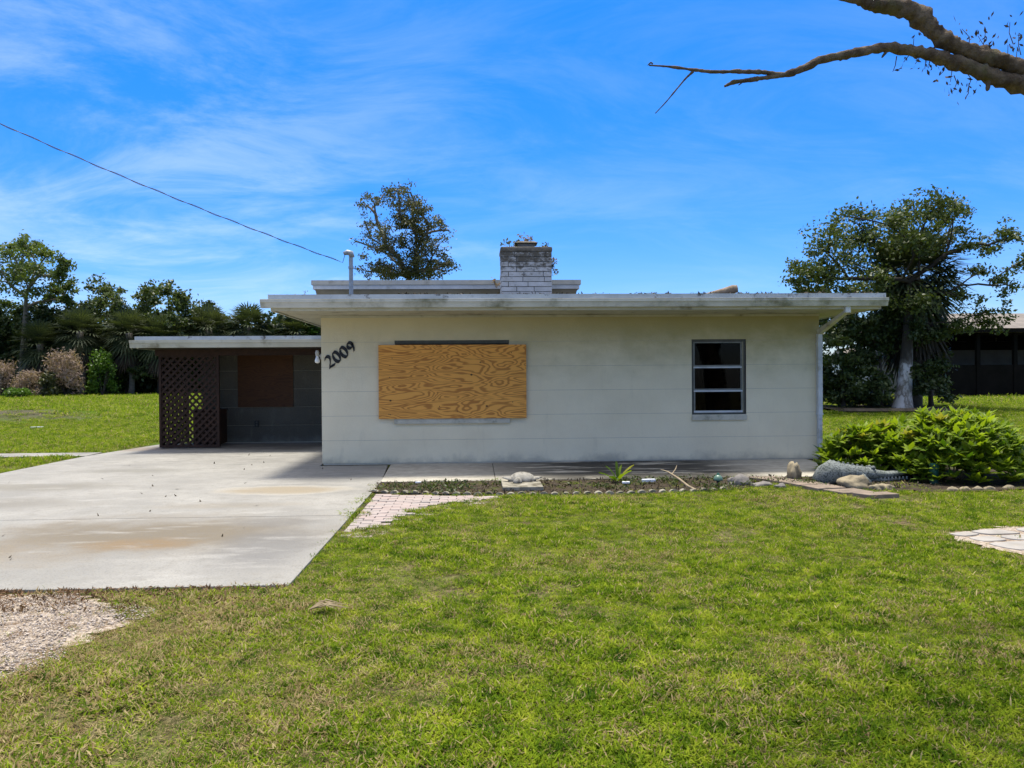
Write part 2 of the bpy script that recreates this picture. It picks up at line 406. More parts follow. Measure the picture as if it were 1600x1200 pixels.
M_straw = simple('pale_straw', (.34,.27,.16), (.24,.18,.10), 14, .9)
M_stick = simple('dry_wood', (.36,.29,.19), (.25,.19,.12), 14, .9)
M_log = simple('rotten_log', (.33,.26,.19), (.19,.15,.11), 14, .95, .1, bump=.6)
M_litter = simple('white_plastic', (.75,.78,.8), (.68,.7,.72), 20, .4, .5)
M_bark = simple('dark_bark', (.085,.07,.055), (.045,.038,.03), 6, .95, .1, bump=.8, bscale=30)
M_bark2 = simple('grey_bark', (.20,.175,.145), (.12,.10,.08), 6, .95, .1, bump=.8, bscale=30)
def make_palebark():
    m, t, b = material('patchy_pale_bark', .9, .15); p = t.pos(); x = t.sep(p)
    n = t.noise(t.mapv(p, (1,1,.6)), 3.2, 5, .6)
    pale = t.ramp(n, [(.42, (.50,.50,.49)), (.52, (.15,.135,.11)), (.6, (.40,.39,.37)), (.7, (.12,.105,.085))])
    hi = t.smooth(t.math('ADD', x[2], t.math('MULTIPLY', n, 1.5)), 2.2, 3.0)
    t.put(b.inputs['Base Color'], t.mix(hi, pale, (.045,.038,.03)))
    t.put(b.inputs['Normal'], t.bump(t.noise(p, 25, 5), .7, .02)); return m
M_palebark = make_palebark()
def make_limb():
    m, t, b = material('limb_bark', .95, .1); p = t.pos()
    n = t.noise(t.mapv(p, (1,1,1)), 9, 6, .65); n2 = t.noise(p, 3.1, 5, .6); n3 = t.noise(p, 45, 4, .6)
    col = t.ramp(n, [(.32, (.21,.165,.115)), (.62, (.075,.055,.038))])
    col = t.mix(t.math('MULTIPLY', t.smooth(n2, .52, .7), .7), col, (.085,.095,.03))
    col = t.mix(t.math('MULTIPLY', t.smooth(n3, .55, .7), .5), col, (.06,.045,.03))
    t.put(b.inputs['Base Color'], col); t.put(b.inputs['Normal'], t.bump(t.math('ADD', n, n3), .9, .015)); return m
M_limb = make_limb()
L_dark = leafmat('dark_leaves', (.030,.048,.014), (.070,.100,.028), .3)
L_mid = leafmat('mid_leaves', (.045,.068,.016), (.105,.140,.034), .32)
L_olive = leafmat('olive_leaves', (.060,.066,.028), (.120,.125,.050), .3)
L_lit = leafmat('sunlit_tree_leaves', (.06,.095,.022), (.15,.20,.05), .4)
L_bright = leafmat('bright_shrub_leaves', (.05,.115,.012), (.115,.21,.02), .4)
L_shrub = leafmat('glossy_shrub_leaves', (.055,.12,.007), (.30,.40,.022), .5, .55, extra=(.30,.30,.045))
L_pink = leafmat('dry_weed', (.24,.17,.13), (.40,.30,.24), .3, .8)
L_palm = leafmat('palm_leaves', (.040,.058,.024), (.085,.105,.045), .25)
L_dead = leafmat('dead_palm_leaves', (.035,.026,.016), (.085,.065,.042), .15, .8)
L_rust = leafmat('rusty_thatch', (.10,.055,.03), (.22,.13,.065), .2, .9)
L_dry = leafmat('dry_leaves', (.16,.11,.07), (.30,.22,.14), .3, .8)

def make_lawn():
    m, t, b = material('lawn_soil', .98, .05); p = t.pos(); x = t.sep(p)
    n = t.noise(p, 1.4, 6, .65); n2 = t.noise(p, 16, 6, .7); n3 = t.noise(p, .25, 4, .6)
    soil = t.ramp(n2, [(.3, (.045,.032,.018)), (.5, (.105,.082,.042)), (.68, (.24,.19,.105))])
    green = t.ramp(n2, [(.3, (.035,.07,.006)), (.55, (.08,.135,.010)), (.75, (.16,.20,.03))])
    far = t.smooth(x[1], -3, 9)
    g = t.math('ADD', t.math('MULTIPLY', far, .62), t.math('MULTIPLY', t.smooth(n, .4, .66), .5), clamp=True)
    g = t.math('MULTIPLY', g, t.math('SUBTRACT', 1, t.math('MULTIPLY', t.smooth(n3, .6, .7), .35)))
    col = t.mix(g, soil, green)
    nz = t.noise(p, .8, 5, .65)
    for cx, cy, rx, ry in ((-13.2,14.3,3.2,1.3), (-11.6,11.7,2.0,.5), (-16,17.5,3.5,1.0)):
        col = t.mix(t.math('MULTIPLY', t.blob(p, cx, cy, rx, ry, .7, nz, .7), .8), col, (.085,.07,.055))
    t.put(b.inputs['Base Color'], col); t.put(b.inputs['Normal'], t.bump(n2, .8, .03)); return m
M_lawn = make_lawn()
M_soil = simple('bed_soil', (.075,.058,.040), (.030,.024,.018), 9, .98, .05, bump=.9, bscale=40, dirt=((.06,.07,.02), 3, .5, .68))
M_shell = simple('shell_gravel', (.47,.40,.32), (.24,.185,.135), 34, .95, .1, bump=.9, bscale=90, lo=.4, hi=.6, dirt=((.17,.115,.07), 5, .5, .66))
M_pebble = simple('shell_pebbles', (.60,.52,.44), (.26,.20,.145), 40, .9, .15, lo=.42, hi=.6)
M_road = simple('pale_track', (.42,.40,.35), (.34,.32,.27), 3, .95)

# ------------------------------------------------------------------ ground
xs = np.unique(np.concatenate([np.linspace(-400,-40,13), np.linspace(-40,40,121), np.linspace(40,400,13)]))
ys = np.unique(np.concatenate([np.linspace(-60,-16,12), np.linspace(-16,50,111), np.linspace(50,600,14)]))
X, Y = np.meshgrid(xs, ys); Z = terr(X, Y)+.02*(fbm(X*1.3, Y*1.3, 5)-.5)*(Y < -3.9)*(X > 1.2)
nx, ny = len(xs), len(ys)
idx = np.arange(nx*ny).reshape(ny, nx)
F = np.stack([idx[:-1,:-1], idx[:-1,1:], idx[1:,1:], idx[1:,:-1]], -1).reshape(-1, 4)
me = np_mesh('lawn', np.stack([X,Y,Z-.008],-1).reshape(-1,3), F, M_lawn); me.shade_smooth()
struct(link('lawn', me))

# driveway: cast slabs with open joints between them, over a dark bedding
drive = struct(MB().prism([(-4.72,-7.72),(1.2,-7.72),(1.04,-.22),(-.02,-.22),(-.02,4.7),(-4.36,4.7),(-4.66,2.76),(-12,2.72),(-12,2.08),(-4.78,2.02)], -.06, .0).build('driveway', M_soil))
def slab(parent, poly, mat, top=.014, bottom=-.05):
    return MB().prism(poly, bottom, top).build('slab', mat, parent, bevel=.006)
J = .008
slab(drive, [(-4.75,-7.75),(1.26,-7.75),(1.252,-4.972),(-4.75,-4.972)], M_drive)
slab(drive, [(-4.75,-4.958),(1.252,-4.958),(1.245,-2.35),(1.10,-.21),(0,-.21),(-.01,-.03),(-.01,4.74),(-4.4,4.74),(-4.68,2.8),(-4.78,2.02)], M_drive)
for x0 in (-7.2,-9.6,-12):
    slab(drive, [(x0,2.05),(x0+2.38,2.05),(x0+2.38,2.74),(x0,2.74)], M_drive)
walk = struct(MB().box(1.14, 8.08, -2.28, -.03, -.06, .0).build('walkway', M_soil))
wx = [1.13, 2.81, 4.6, 6.4, 8.12]
for a, b_ in zip(wx[:-1], wx[1:]):
    slab(walk, [(a+J/2+(.10 if a < 1.2 else 0),-2.31),(b_-J/2,-2.31),(b_-J/2,-.004),(a+J/2,-.004)], M_walk)

# planting bed soil along the walk, under the shrubs and round the steps
def sheet(name, poly, mat, z, step=.12, amp=.03, seed=1):
    P = np.array(poly); x0, y0 = P.min(0); x1, y1 = P.max(0)
    gx = np.arange(x0, x1+step, step); gy = np.arange(y0, y1+step, step)
    ins = lambda x, y: inside(x, y, poly)
    V = []; F = []; ids = {}
    for i in range(len(gx)):
        for j in range(len(gy)):
            if ins(gx[i]+step/2, gy[j]+step/2):
                q = []
                for a, c in ((i,j),(i+1,j),(i+1,j+1),(i,j+1)):
                    if (a,c) not in ids:
                        xx, yy = x0+a*step, y0+c*step
                        xx += .06*math.sin(c*1.7+a*.3); ids[(a,c)] = len(V)
                        V.append((xx, yy, z+float(terr(xx, yy))+amp*float(fbm(xx*4, yy*4, seed))))
                    q.append(ids[(a,c)])
                F.append(q)
    me = bpy.data.meshes.new(name); me.from_pydata(V, [], F); me.materials.append(mat); me.shade_smooth()
    return struct(link(name, me))
def inside(x, y, poly):
    x = np.asarray(x, float); y = np.asarray(y, float); r = np.zeros(np.broadcast(x, y).shape, bool); n = len(poly)
    for i in range(n):
        (x0,y0),(x1,y1) = poly[i], poly[(i+1)%n]
        c = ((y0 > y) != (y1 > y)) & (x < (x1-x0)*(y-y0)/((y1-y0) or 1e-9)+x0)
        r ^= c
    return r
BED = [(1.24,-3.25),(1.9,-3.46),(3.37,-3.66),(4.54,-3.66),(5.7,-3.5),(6.3,-3.0),(6.6,-2.95),(7.1,-3.7),(8.3,-3.9),(10.4,-3.7),(10.6,-.6),(8.2,.5),(8.2,-2.3),(1.2,-2.33)]
sheet('planting_bed', BED, M_soil, -.004)
BRICKS = [(1.22,-3.36),(1.9,-3.56),(2.86,-3.74),(2.8,-3.9),(2.15,-4.25),(1.85,-4.72),(1.66,-5.5),(1.3,-5.95)]
sheet('brick_bedding', [(x-.02, y) for x, y in BRICKS], M_soil, -.006, .08, .006)
GRAVEL = [(-6,-7.8),(-.2,-7.83),(.25,-8.05),(.48,-8.5),(.36,-9.1),(.1,-9.6),(-.3,-10.0),(-.9,-10.6),(-6,-11)]
sheet('gravel_patch', GRAVEL, M_shell, -.005, .08, .006)
FLAG = [(6.70,-6.36),(7.15,-6.16),(7.9,-6.0),(9.5,-5.8),(9.5,-7.6),(6.95,-7.65),(6.72,-6.9)]

# ------------------------------------------------------------------ grass: tufts scattered by geometry nodes
def make_grassmat():
    m, t, b = material('grass_blades', .85, .08); p = t.pos()
    a = t.node('ShaderNodeAttribute', attribute_name='tint'); f = t.sep(a.outputs['Vector'])[0]
    oi = t.node('ShaderNodeObjectInfo').outputs['Random']
    patch = t.noise(p, .9, 5, .62); fine = t.noise(p, 6, 3, .6); x = t.sep(p)
    green = t.ramp(t.math('ADD', t.math('MULTIPLY', oi, .45), t.math('SUBTRACT', t.math('MULTIPLY', fine, 1.7), .58)), [(0, (.020,.058,.003)), (.3, (.085,.155,.006)), (.6, (.20,.275,.012)), (1, (.40,.43,.04))])
    straw = t.ramp(oi, [(0, (.24,.17,.07)), (1, (.47,.38,.19))])
    dry = t.math('ADD', t.math('MULTIPLY', t.smooth(patch, .48, .7), .38), t.math('MULTIPLY', t.math('MULTIPLY', t.smooth(x[0], 2.8, 0), t.smooth(x[1], -6.8, -8.4)), .55))
    med = t.noise(p, 3.4, 4, .65)
    dry = t.math('ADD', dry, t.math('MULTIPLY', t.smooth(med, .52, .7), .36))
    dry = t.math('MULTIPLY', dry, t.math('ADD', t.math('MULTIPLY', t.smooth(x[1], 2, -5), .65), .4))
    k = t.math('GREATER_THAN', t.math('ADD', f, dry), .93)
    col = t.mix(k, green, straw)
    t.put(b.inputs['Base Color'], col)
    tr = t.node('ShaderNodeBsdfTranslucent'); t.put(tr.inputs[0], col)
    mx = t.node('ShaderNodeMixShader'); mx.inputs[0].default_value = .4
    t.l.new(b.outputs[0], mx.inputs[1]); t.l.new(tr.outputs[0], mx.inputs[2]); t.l.new(mx.outputs[0], t.n['Material Output'].inputs[0])
    return m
M_grass = make_grassmat()
tufts = bpy.data.collections.new('grass_tufts')
def make_tuft(k, nb, rad, h, width, lie):
    V = []; F = []; T = []
    for i in range(nb):
        a = random.uniform(0, 2*math.pi); r = rad*math.sqrt(random.random()); bx, by = r*math.cos(a), r*math.sin(a)
        d = random.uniform(0, 2*math.pi); L = h*random.uniform(.55, 1.15); ln = random.uniform(*lie)
        dx, dy = math.cos(d), math.sin(d); sx, sy = -dy*width/2, dx*width/2
        tv = random.random(); o = len(V)
        for s_, wd in ((0,.8),(.5,1.0)):
            hz = L*math.sin(ln)*s_*(1-.15*s_); hr = L*math.cos(ln)*s_
            V += [(bx+dx*hr-sx*wd, by+dy*hr-sy*wd, hz), (bx+dx*hr+sx*wd, by+dy*hr+sy*wd, hz)]
        V.append((bx+dx*L*math.cos(ln)*1.05, by+dy*L*math.cos(ln)*1.05, L*math.sin(ln)*.75))
        F += [(o,o+1,o+3,o+2),(o+2,o+3,o+4)]; T += [tv]*5
    me = bpy.data.meshes.new('grass_tuft'); me.from_pydata(V, [], F); me.materials.append(M_grass)
    at = me.attributes.new('tint', 'FLOAT', 'POINT'); at.data.foreach_set('value', T)
    o = bpy.data.objects.new('grass_tuft', me); tufts.objects.link(o)
for k in range(6): make_tuft(k, 28, .078, .043, .0052, (.15, 1.2))
for k in range(2): make_tuft(k, 22, .088, .04, .0045, (.02, .45))
def scatter(name, P, S, RZ, coll):
    n = len(P); me = bpy.data.meshes.new(name); me.vertices.add(n); me.vertices.foreach_set('co', np.asarray(P, np.float32).ravel())
    a = me.attributes.new('scl', 'FLOAT_VECTOR', 'POINT'); a.data.foreach_set('vector', np.asarray(S, np.float32).ravel())
    rv = np.zeros((n,3), np.float32); rv[:,2] = RZ; rv[:,:2] = rng.normal(scale=.12, size=(n,2))
    a = me.attributes.new('rot', 'FLOAT_VECTOR', 'POINT'); a.data.foreach_set('vector', rv.ravel())
    o = link(name, me); md = o.modifiers.new('scatter', 'NODES')
    g = bpy.data.node_groups.new(name, 'GeometryNodeTree'); md.node_group = g
    g.interface.new_socket('Geometry', in_out='INPUT', socket_type='NodeSocketGeometry'); g.interface.new_socket('Geometry', in_out='OUTPUT', socket_type='NodeSocketGeometry')
    N = g.nodes; Lk = g.links
    gi, go = N.new('NodeGroupInput'), N.new('NodeGroupOutput'); ip = N.new('GeometryNodeInstanceOnPoints'); ci = N.new('GeometryNodeCollectionInfo')
    ci.inputs[0].default_value = coll; ci.inputs[1].default_value = True; ci.inputs[2].default_value = True
    Lk.new(gi.outputs[0], ip.inputs['Points']); Lk.new(ci.outputs[0], ip.inputs['Instance']); ip.inputs['Pick Instance'].default_value = True
    for nm, sk in (('rot','Rotation'),('scl','Scale')):
        na = N.new('GeometryNodeInputNamedAttribute'); na.data_type = 'FLOAT_VECTOR'; na.inputs[0].default_value = nm
        Lk.new(na.outputs[0], ip.inputs[sk])
    Lk.new(ip.outputs[0], go.inputs[0])
    return stuff(o)
HARD = [[(-4.8,-7.8),(1.29,-7.8),(1.14,-.2),(9,-.2),(8.9,12),(-4.6,12),(-4.8,2.8),(-12.1,2.78),(-12.1,2.0),(-4.85,2.0)],
        [(1.1,-2.36),(8.16,-2.36),(8.16,0),(1.1,0)], BRICKS]
STEPS = [[(6.27,-2.40),(6.68,-2.38),(6.78,-2.62),(6.40,-2.66)],[(6.42,-2.69),(6.83,-2.66),(6.9,-2.92),(6.55,-2.98)],[(6.55,-3.0),(6.98,-2.96),(7.02,-3.25),(6.65,-3.32)],[(6.66,-3.35),(7.05,-3.28),(7.12,-3.62),(6.74,-3.68)],[(6.78,-3.72),(7.2,-3.66),(7.3,-3.98),(6.9,-4.02)],[(6.98,-4.05),(7.42,-4.0),(7.48,-4.2),(7.1,-4.26)]]
def lawn_points(x0, x1, y0, y1, dens, size, edge=True):
    n = int((x1-x0)*(y1-y0)*dens); x = rng.uniform(x0, x1, n); y = rng.uniform(y0, y1, n)
    # only where the camera, or a camera a step aside, could see it
    dep = y+13.27; lat = np.abs(x-2.56-.044*dep)
    ok = (dep > 2.2) & (lat < dep*.72+4)
    for p in HARD[:-1]: ok &= ~inside(x+.03+.03*np.sin(y*9)*np.sin(y*23+1), y-.025+.03*np.sin(x*11), p)
    ok &= ~inside(x+.05*np.sin(y*13)-.04, y+.05*np.sin(x*17)-.06, BRICKS)
    keep = np.ones(n)
    bald = fbm(x*1.1, y*1.1, 21); b2 = fbm(x*3.3, y*3.3, 40)
    left = sstep(3.4, -.5, x)*(y < -7)                     # the worn strip beside the gravel
    keep -= .8*sstep(.56-.10*left, .74-.08*left, .35*bald+.65*b2)
    keep -= .90*inside(x+.02+.10*np.sin(y*9), y-.06+.08*np.sin(x*11), GRAVEL)
    keep -= .93*inside(x, y, BED)
    keep -= .99*inside(x, y, FLAG)
    keep -= .6*np.exp(-(((x-7.0)/.9)**2+((y+4.35)/.35)**2))
    for q in STEPS: keep -= .95*inside(x, y, q)
    keep -= .8*np.exp(-(((x+13.2)/3.0)**2+((y-14.3)/1.2)**2))
    ok &= rng.random(n) < keep
    x, y = x[ok], y[ok]; n = len(x)
    s = size*(.25+1.5*fbm(x*3.1, y*3.1, 11))*rng.uniform(.75, 1.25, n)
    s = s*(1-.45*inside(x, y, GRAVEL))
    return np.stack([x, y, terr(x, y)-.006], 1), np.stack([s, s, s*rng.uniform(.8,1.15,n)], 1)
parts = [lawn_points(-5, 11, -11.2, -8, 1150, .9), lawn_points(-8, 14, -8, -5, 760, .98), lawn_points(-9, 14, -5, 0, 420, 1.1),
         lawn_points(-22, 24, 0, 14, 110, 1.8), lawn_points(-45, 45, 14, 46, 24, 3.2)]
P = np.concatenate([p[0] for p in parts]); S = np.concatenate([p[1] for p in parts])
tag(scatter('grass', P, S, rng.uniform(0, 6.28, len(P)), tufts), 'patchy green and straw coloured lawn grass', 'grass')

n = 5200; x = rng.uniform(-3, 1.3, n); y = -7.77-.5*rng.random(n)**2.2; ok = rng.random(n) < sstep(.35,.6,fbm(x*2.5,y*2,51))*sstep(1.6,-.6,x)+.12; x, y = x[ok], y[ok]
C = np.stack([x,y,.004+.022*rng.random(len(x))],1); me = leaves_mesh('thatch', C, .035, L_rust, rng.random(len(C)), .5, .25)
tag(stuff(link('thatch', me)), 'rusty brown dead weeds along the front edge of the driveway', 'dead weeds')
# shell pebbles on the gravel patch
def octa(C, rad):
    n = len(C); d = np.array([(1,0,0),(-1,0,0),(0,1,0),(0,-1,0),(0,0,.32),(0,0,-.32)])
    jit = rng.uniform(.6,1.3,(n,6,1)); a = rng.uniform(0,6.28,n); ca, sa = np.cos(a), np.sin(a)
    dd = np.repeat(d[None], n, 0)*jit*rad[:,None,None]
    rx = dd[:,:,0]*ca[:,None]-dd[:,:,1]*sa[:,None]; ry = dd[:,:,0]*sa[:,None]+dd[:,:,1]*ca[:,None]
    V = (np.stack([rx,ry,dd[:,:,2]],-1)+C[:,None]).reshape(-1,3)
    f = np.array([(0,2,4),(2,1,4),(1,3,4),(3,0,4),(2,0,5),(1,2,5),(3,1,5),(0,3,5)])
    return V, (f[None]+np.arange(n)[:,None,None]*6).reshape(-1,3)
x = rng.uniform(-2.6, 1.0, 60000); y = rng.uniform(-10.6, -7.8, 60000)
ok = inside(x+.15*np.sin(y*7), y+.12*np.sin(x*9), GRAVEL) & (x > -2.6)
x, y = x[ok], y[ok]
V, F = octa(np.stack([x,y,terr(x,y)+.004+.006*rng.random(len(x))],1), .0025+.008*rng.random(len(x))**2)
tag(stuff(link('shell_gravel', np_mesh('shell_gravel', V, F, M_pebble))), 'crushed pale shell gravel at the driveway mouth', 'gravel')

# ------------------------------------------------------------------ the house
WL, WH = 8.366, 2.462
house = thing('house', (0,0,0), 'low pale block house with flat roof, chimney and boarded front window', 'house')
def part(mb, name, mat, parent=house, **k): return mb.build(name, mat, parent, **k)
WIN = (6.18, 7.11, .78, 2.05); BWIN = (1.21, 3.10, .77, 2.05)
# shell: core behind the block courses, side and back walls, room behind the window
core = MB()
for x0, x1, z0, z1 in ((.02,BWIN[0],.0,WH),(BWIN[1],WIN[0],.0,WH),(WIN[1],WL-.02,.0,WH),(BWIN[0],BWIN[1],0,BWIN[2]),(BWIN[0],BWIN[1],BWIN[3],WH),(WIN[0],WIN[1],0,WIN[2]),(WIN[0],WIN[1],WIN[3],WH)):
    core.box(x0, x1, .004, .19, z0, z1)
front = part(core, 'front_wall', M_joint)
joints = [.03,.405,.81,1.215,1.62,2.03,WH]
for z0, z1 in zip(joints[:-1], joints[1:]):
    a, b_ = z0+(.0025 if z0 > .1 else 0), z1-.0025
    cuts = [(0,.0)]
    spans = [[0., WL]]
    for (wx0,wx1,wz0,wz1) in (BWIN, WIN):
        if b_ > wz0+.002 and a < wz1-.002:
            new = []
            for s0, s1 in spans:
                if s0 < wx0 < s1: new += [[s0,wx0],[wx1,s1]]
                else: new.append([s0,s1])
            # a course that the opening only partly cuts keeps strips above and below it
            lo, hi = max(a,wz0), min(b_,wz1)
            if lo-a > .02: part(MB().box(wx0,wx1,0,.16,a,lo), 'block_course', M_wall, front)
            if b_-hi > .02: part(MB().box(wx0,wx1,0,.16,hi,b_), 'block_course', M_wall, front)
            spans = new
    for s0, s1 in spans: part(MB().box(s0,s1,0,.16,a,b_), 'block_course', M_wall, front)
part(MB().box(.0,.2,.195,4.75,0,WH), 'side_wall', M_wall)
part(MB().box(WL-.2,WL,.195,9,0,WH), 'side_wall', M_wall)
part(MB().box(-3.55,WL,8.98,9.2,0,WH), 'rear_wall', M_wall)
part(MB().box(-3.55,-3.35,4.95,8.97,0,2.1), 'side_wall', M_wall)
# carport wall in courses
cback = part(MB().box(-3.53,-.002,4.76,4.95,0,2.2), 'carport_wall', M_joint)
for z0, z1 in zip((.03,.405,.81,1.215,1.62),(.40,.805,1.21,1.615,2.18)):
    part(MB().box(-3.55,-.003,4.75,4.9,z0,z1), 'block_course', M_wall2, cback)
# rooms
part(MB().box(4.8,8.1,3.0,3.05,.01,2.4), 'room_wall', M_room)
part(MB().box(.25,8.1,.25,3.0,2.40,2.42), 'room_ceiling', M_room)
part(MB().box(.25,8.1,.25,3.0,.005,.02), 'room_floor', M_room)
part(MB().box(4.75,4.8,.2,3.0,.02,2.39), 'room_wall', M_room)
part(MB().box(8.1,8.15,.2,3.0,.02,2.39), 'room_wall', M_room)
# flat front roof
SOF, EV = 2.47, -1.2
part(MB().box(-.50,8.86,EV+.13,8.9,2.5,2.60), 'roof_deck', M_roof)
part(MB().add([(-.53,EV+.02,2.665),(8.86,EV+.02,2.665),(8.86,9.3,2.80),(-.53,9.3,2.80),(-.53,EV+.02,2.690),(8.86,EV+.02,2.690),(8.86,9.3,2.83),(-.53,9.3,2.83)],
     [(0,3,2,1),(4,5,6,7),(0,1,5,4),(1,2,6,5),(2,3,7,6),(3,0,4,7)]), 'roof', M_roof)
part(MB().box(-.48,8.84,EV+.13,8.9,SOF,2.495), 'soffit', M_soffit)
part(MB().box(-.52,8.85,EV+.09,EV+.125,SOF-.012,2.66), 'fascia', M_fascia)
part(MB().box(-.545,-.51,EV+.127,9,SOF-.012,2.66), 'fascia', M_fascia)
part(MB().box(8.855,8.89,EV+.127,9,SOF-.012,2.66), 'fascia', M_fascia)
part(MB().box(.0,WL,-.028,-.002,WH-.028,SOF-.002), 'wall_trim', M_fascia)
def gutter(name, x0, x1, y, z, h=.125, d=.115, mat=M_gutter, parent=house):
    prof = [(y+d,z),(y+d,z-h),(y+d*.36,z-h),(y+d*.22,z-h*.62),(y+.012,z-h*.40),(y,z-h*.34),(y,z-.012),(y-.006,z-.004),(y-.004,z),(y+.012,z),(y+.012,z-.01),(y+.012,z-h*.3),(y+d*.42,z-h+.008),(y+d-.005,z-h+.008),(y+d-.005,z)]
    return part(MB().extr_x(prof, x0, x1), name, mat, parent)
g = gutter('gutter', -.66, 8.93, EV-.03, 2.625)
prof = [(EV+.085,2.624),(EV+.085,2.501),(EV+.011,2.501),(EV-.004,2.547),(EV-.029,2.585),(EV-.029,2.622)]
for x in (-.662, 8.932): part(MB().extr_x(prof, x-.004, x+.004), 'gutter_end', M_gutter, g)
part(MB().box(-.55,8.90,EV-.005,EV+.012,2.622,2.695), 'drip_edge', M_drip)
part(MB().box(-.556,-.547,EV+.014,9,2.655,2.700), 'drip_edge', M_drip)
# downspout: outlet, elbow back to the corner, pipe down in two lengths
ds = part(MB().box(8.285,8.365,-1.155,-1.085,2.40,2.502), 'downspout', M_white)
part(MB().add([(8.287,-1.15,2.41),(8.363,-1.15,2.41),(8.363,-1.09,2.44),(8.287,-1.09,2.44),(8.307,-.10,2.12),(8.383,-.10,2.12),(8.383,-.035,2.19),(8.307,-.035,2.19)],
     [(0,1,2,3),(4,7,6,5),(0,4,5,1),(1,5,6,2),(2,6,7,3),(3,7,4,0)]), 'elbow', M_gutter, ds)
part(MB().box(8.309,8.385,-.098,-.012,.78,2.13), 'pipe', M_white, ds, bevel=.006)
part(MB().box(8.313,8.381,-.094,-.014,.06,.78), 'pipe', M_white, ds, bevel=.006)
for z in (1.95, .76): part(MB().box(8.302,8.392,-.104,-.006,z,z+.03), 'strap', M_white, ds)
# windows
def window_front():
    x0, x1, z0, z1 = WIN
    wf = part(MB().box(x0,x0+.035,.02,.09,z0,z1).box(x1-.035,x1,.02,.09,z0,z1).box(x0+.035,x1-.035,.02,.09,z1-.04,z1).box(x0+.035,x1-.035,.02,.09,z0,z0+.03), 'window', M_darktrim)
    zb = [z0+.035, 1.185, 1.585, z1-.042]
    for i in range(3):
        a, b_ = zb[i], zb[i+1]; xo = .04; yo = .035+(.006 if i else -.02)
        s = MB().box(x0+xo,x0+xo+.022,yo,yo+.03,a,b_).box(x1-.06-.022,x1-.06,yo,yo+.03,a,b_).box(x0+xo+.022,x1-.082,yo,yo+.03,a,a+.03).box(x0+xo+.022,x1-.082,yo,yo+.03,b_-.02,b_)
        part(s, 'sash', M_frame, wf)
        for za, zb_ in (((a-.002,a+.031),(b_-.021,b_+.004)) if i == 0 else ((b_-.021,b_+.004),) if i == 1 else ()):
            part(MB().box(x0+xo-.002,x1-.058,yo-.005,yo+.0299,za,zb_), 'rail', M_white, wf)
        part(MB().box(x0+xo+.02,x1-.08,yo+.012,yo+.016,a+.02,b_-.015), 'pane', M_glass, wf)
    part(MB().box(x1-.06,x1-.035,.03,.085,z0+.03,z1-.04), 'jamb', M_reveal, wf)
    part(MB().box(x0-.005,x1+.005,-.03,.1,z0-.095,z0-.004), 'window_sill', M_sill, wf, bevel=.004)
mg, tg, bgl = material('window_glass', .0, .5)
fr = tg.node('ShaderNodeFresnel'); fr.inputs[0].default_value = 1.18
tp = tg.node('ShaderNodeBsdfTransparent'); tp.inputs[0].default_value = (.6,.62,.6,1); gl = tg.node('ShaderNodeBsdfGlossy'); gl.inputs['Roughness'].default_value = .03
mx = tg.node('ShaderNodeMixShader'); tg.l.new(fr.outputs[0], mx.inputs[0]); tg.l.new(tp.outputs[0], mx.inputs[1]); tg.l.new(gl.outputs[0], mx.inputs[2]); tg.l.new(mx.outputs[0], tg.n['Material Output'].inputs[0])
M_glass = mg
window_front()
bw = part(MB().box(BWIN[0],BWIN[0]+.05,.03,.09,BWIN[2],BWIN[3]).box(BWIN[1]-.05,BWIN[1],.03,.09,BWIN[2],BWIN[3]).box(BWIN[0]+.05,BWIN[1]-.05,.03,.09,BWIN[3]-.06,BWIN[3]).box(BWIN[0]+.05,BWIN[1]-.05,.03,.09,BWIN[2],BWIN[2]+.05).box(2.13,2.18,.03,.09,BWIN[2]+.05,BWIN[3]-.06), 'window', M_darktrim)
part(MB().box(BWIN[0]+.051,BWIN[1]-.051,.055,.06,BWIN[2]+.051,BWIN[3]-.061), 'pane', M_glass, bw)
part(MB().box(BWIN[0]-.02,BWIN[1]+.01,-.045,.1,.672,.766), 'window_sill', M_sill, bw, bevel=.004)
part(MB().box(BWIN[0]-.004,BWIN[1]+.004,-.006,.03,2.0,2.055), 'lintel_shade', M_darktrim, bw)  # dark strip stands in for the shadow in the lintel recess
# upper flat roof at the back with its fascia
Yu = 3.0
part(MB().box(-.50,4.45,Yu+.5,8.6,2.82,3.2), 'upper_wall', M_upwall)
part(MB().box(-.70,4.64,Yu+.31,8.8,3.15,3.235), 'upper_soffit', M_upwall)
part(MB().add([(-.62,Yu+.10,2.90),(4.56,Yu+.10,2.90),(4.64,Yu+.04,3.243),(-.70,Yu+.04,3.243),(-.62,Yu+.3,2.90),(4.56,Yu+.3,2.90),(4.64,Yu+.3,3.243),(-.70,Yu+.3,3.243)],
     [(0,1,2,3),(4,7,6,5),(0,4,5,1),(1,5,6,2),(2,6,7,3),(3,7,4,0)]), 'upper_frieze', M_upwall)
part(MB().box(-.74,4.68,Yu+.02,8.9,3.245,3.33), 'upper_fascia', M_white)
part(MB().box(-.77,4.71,Yu,8.9,3.333,3.425), 'upper_roof_edge', M_upfascia)
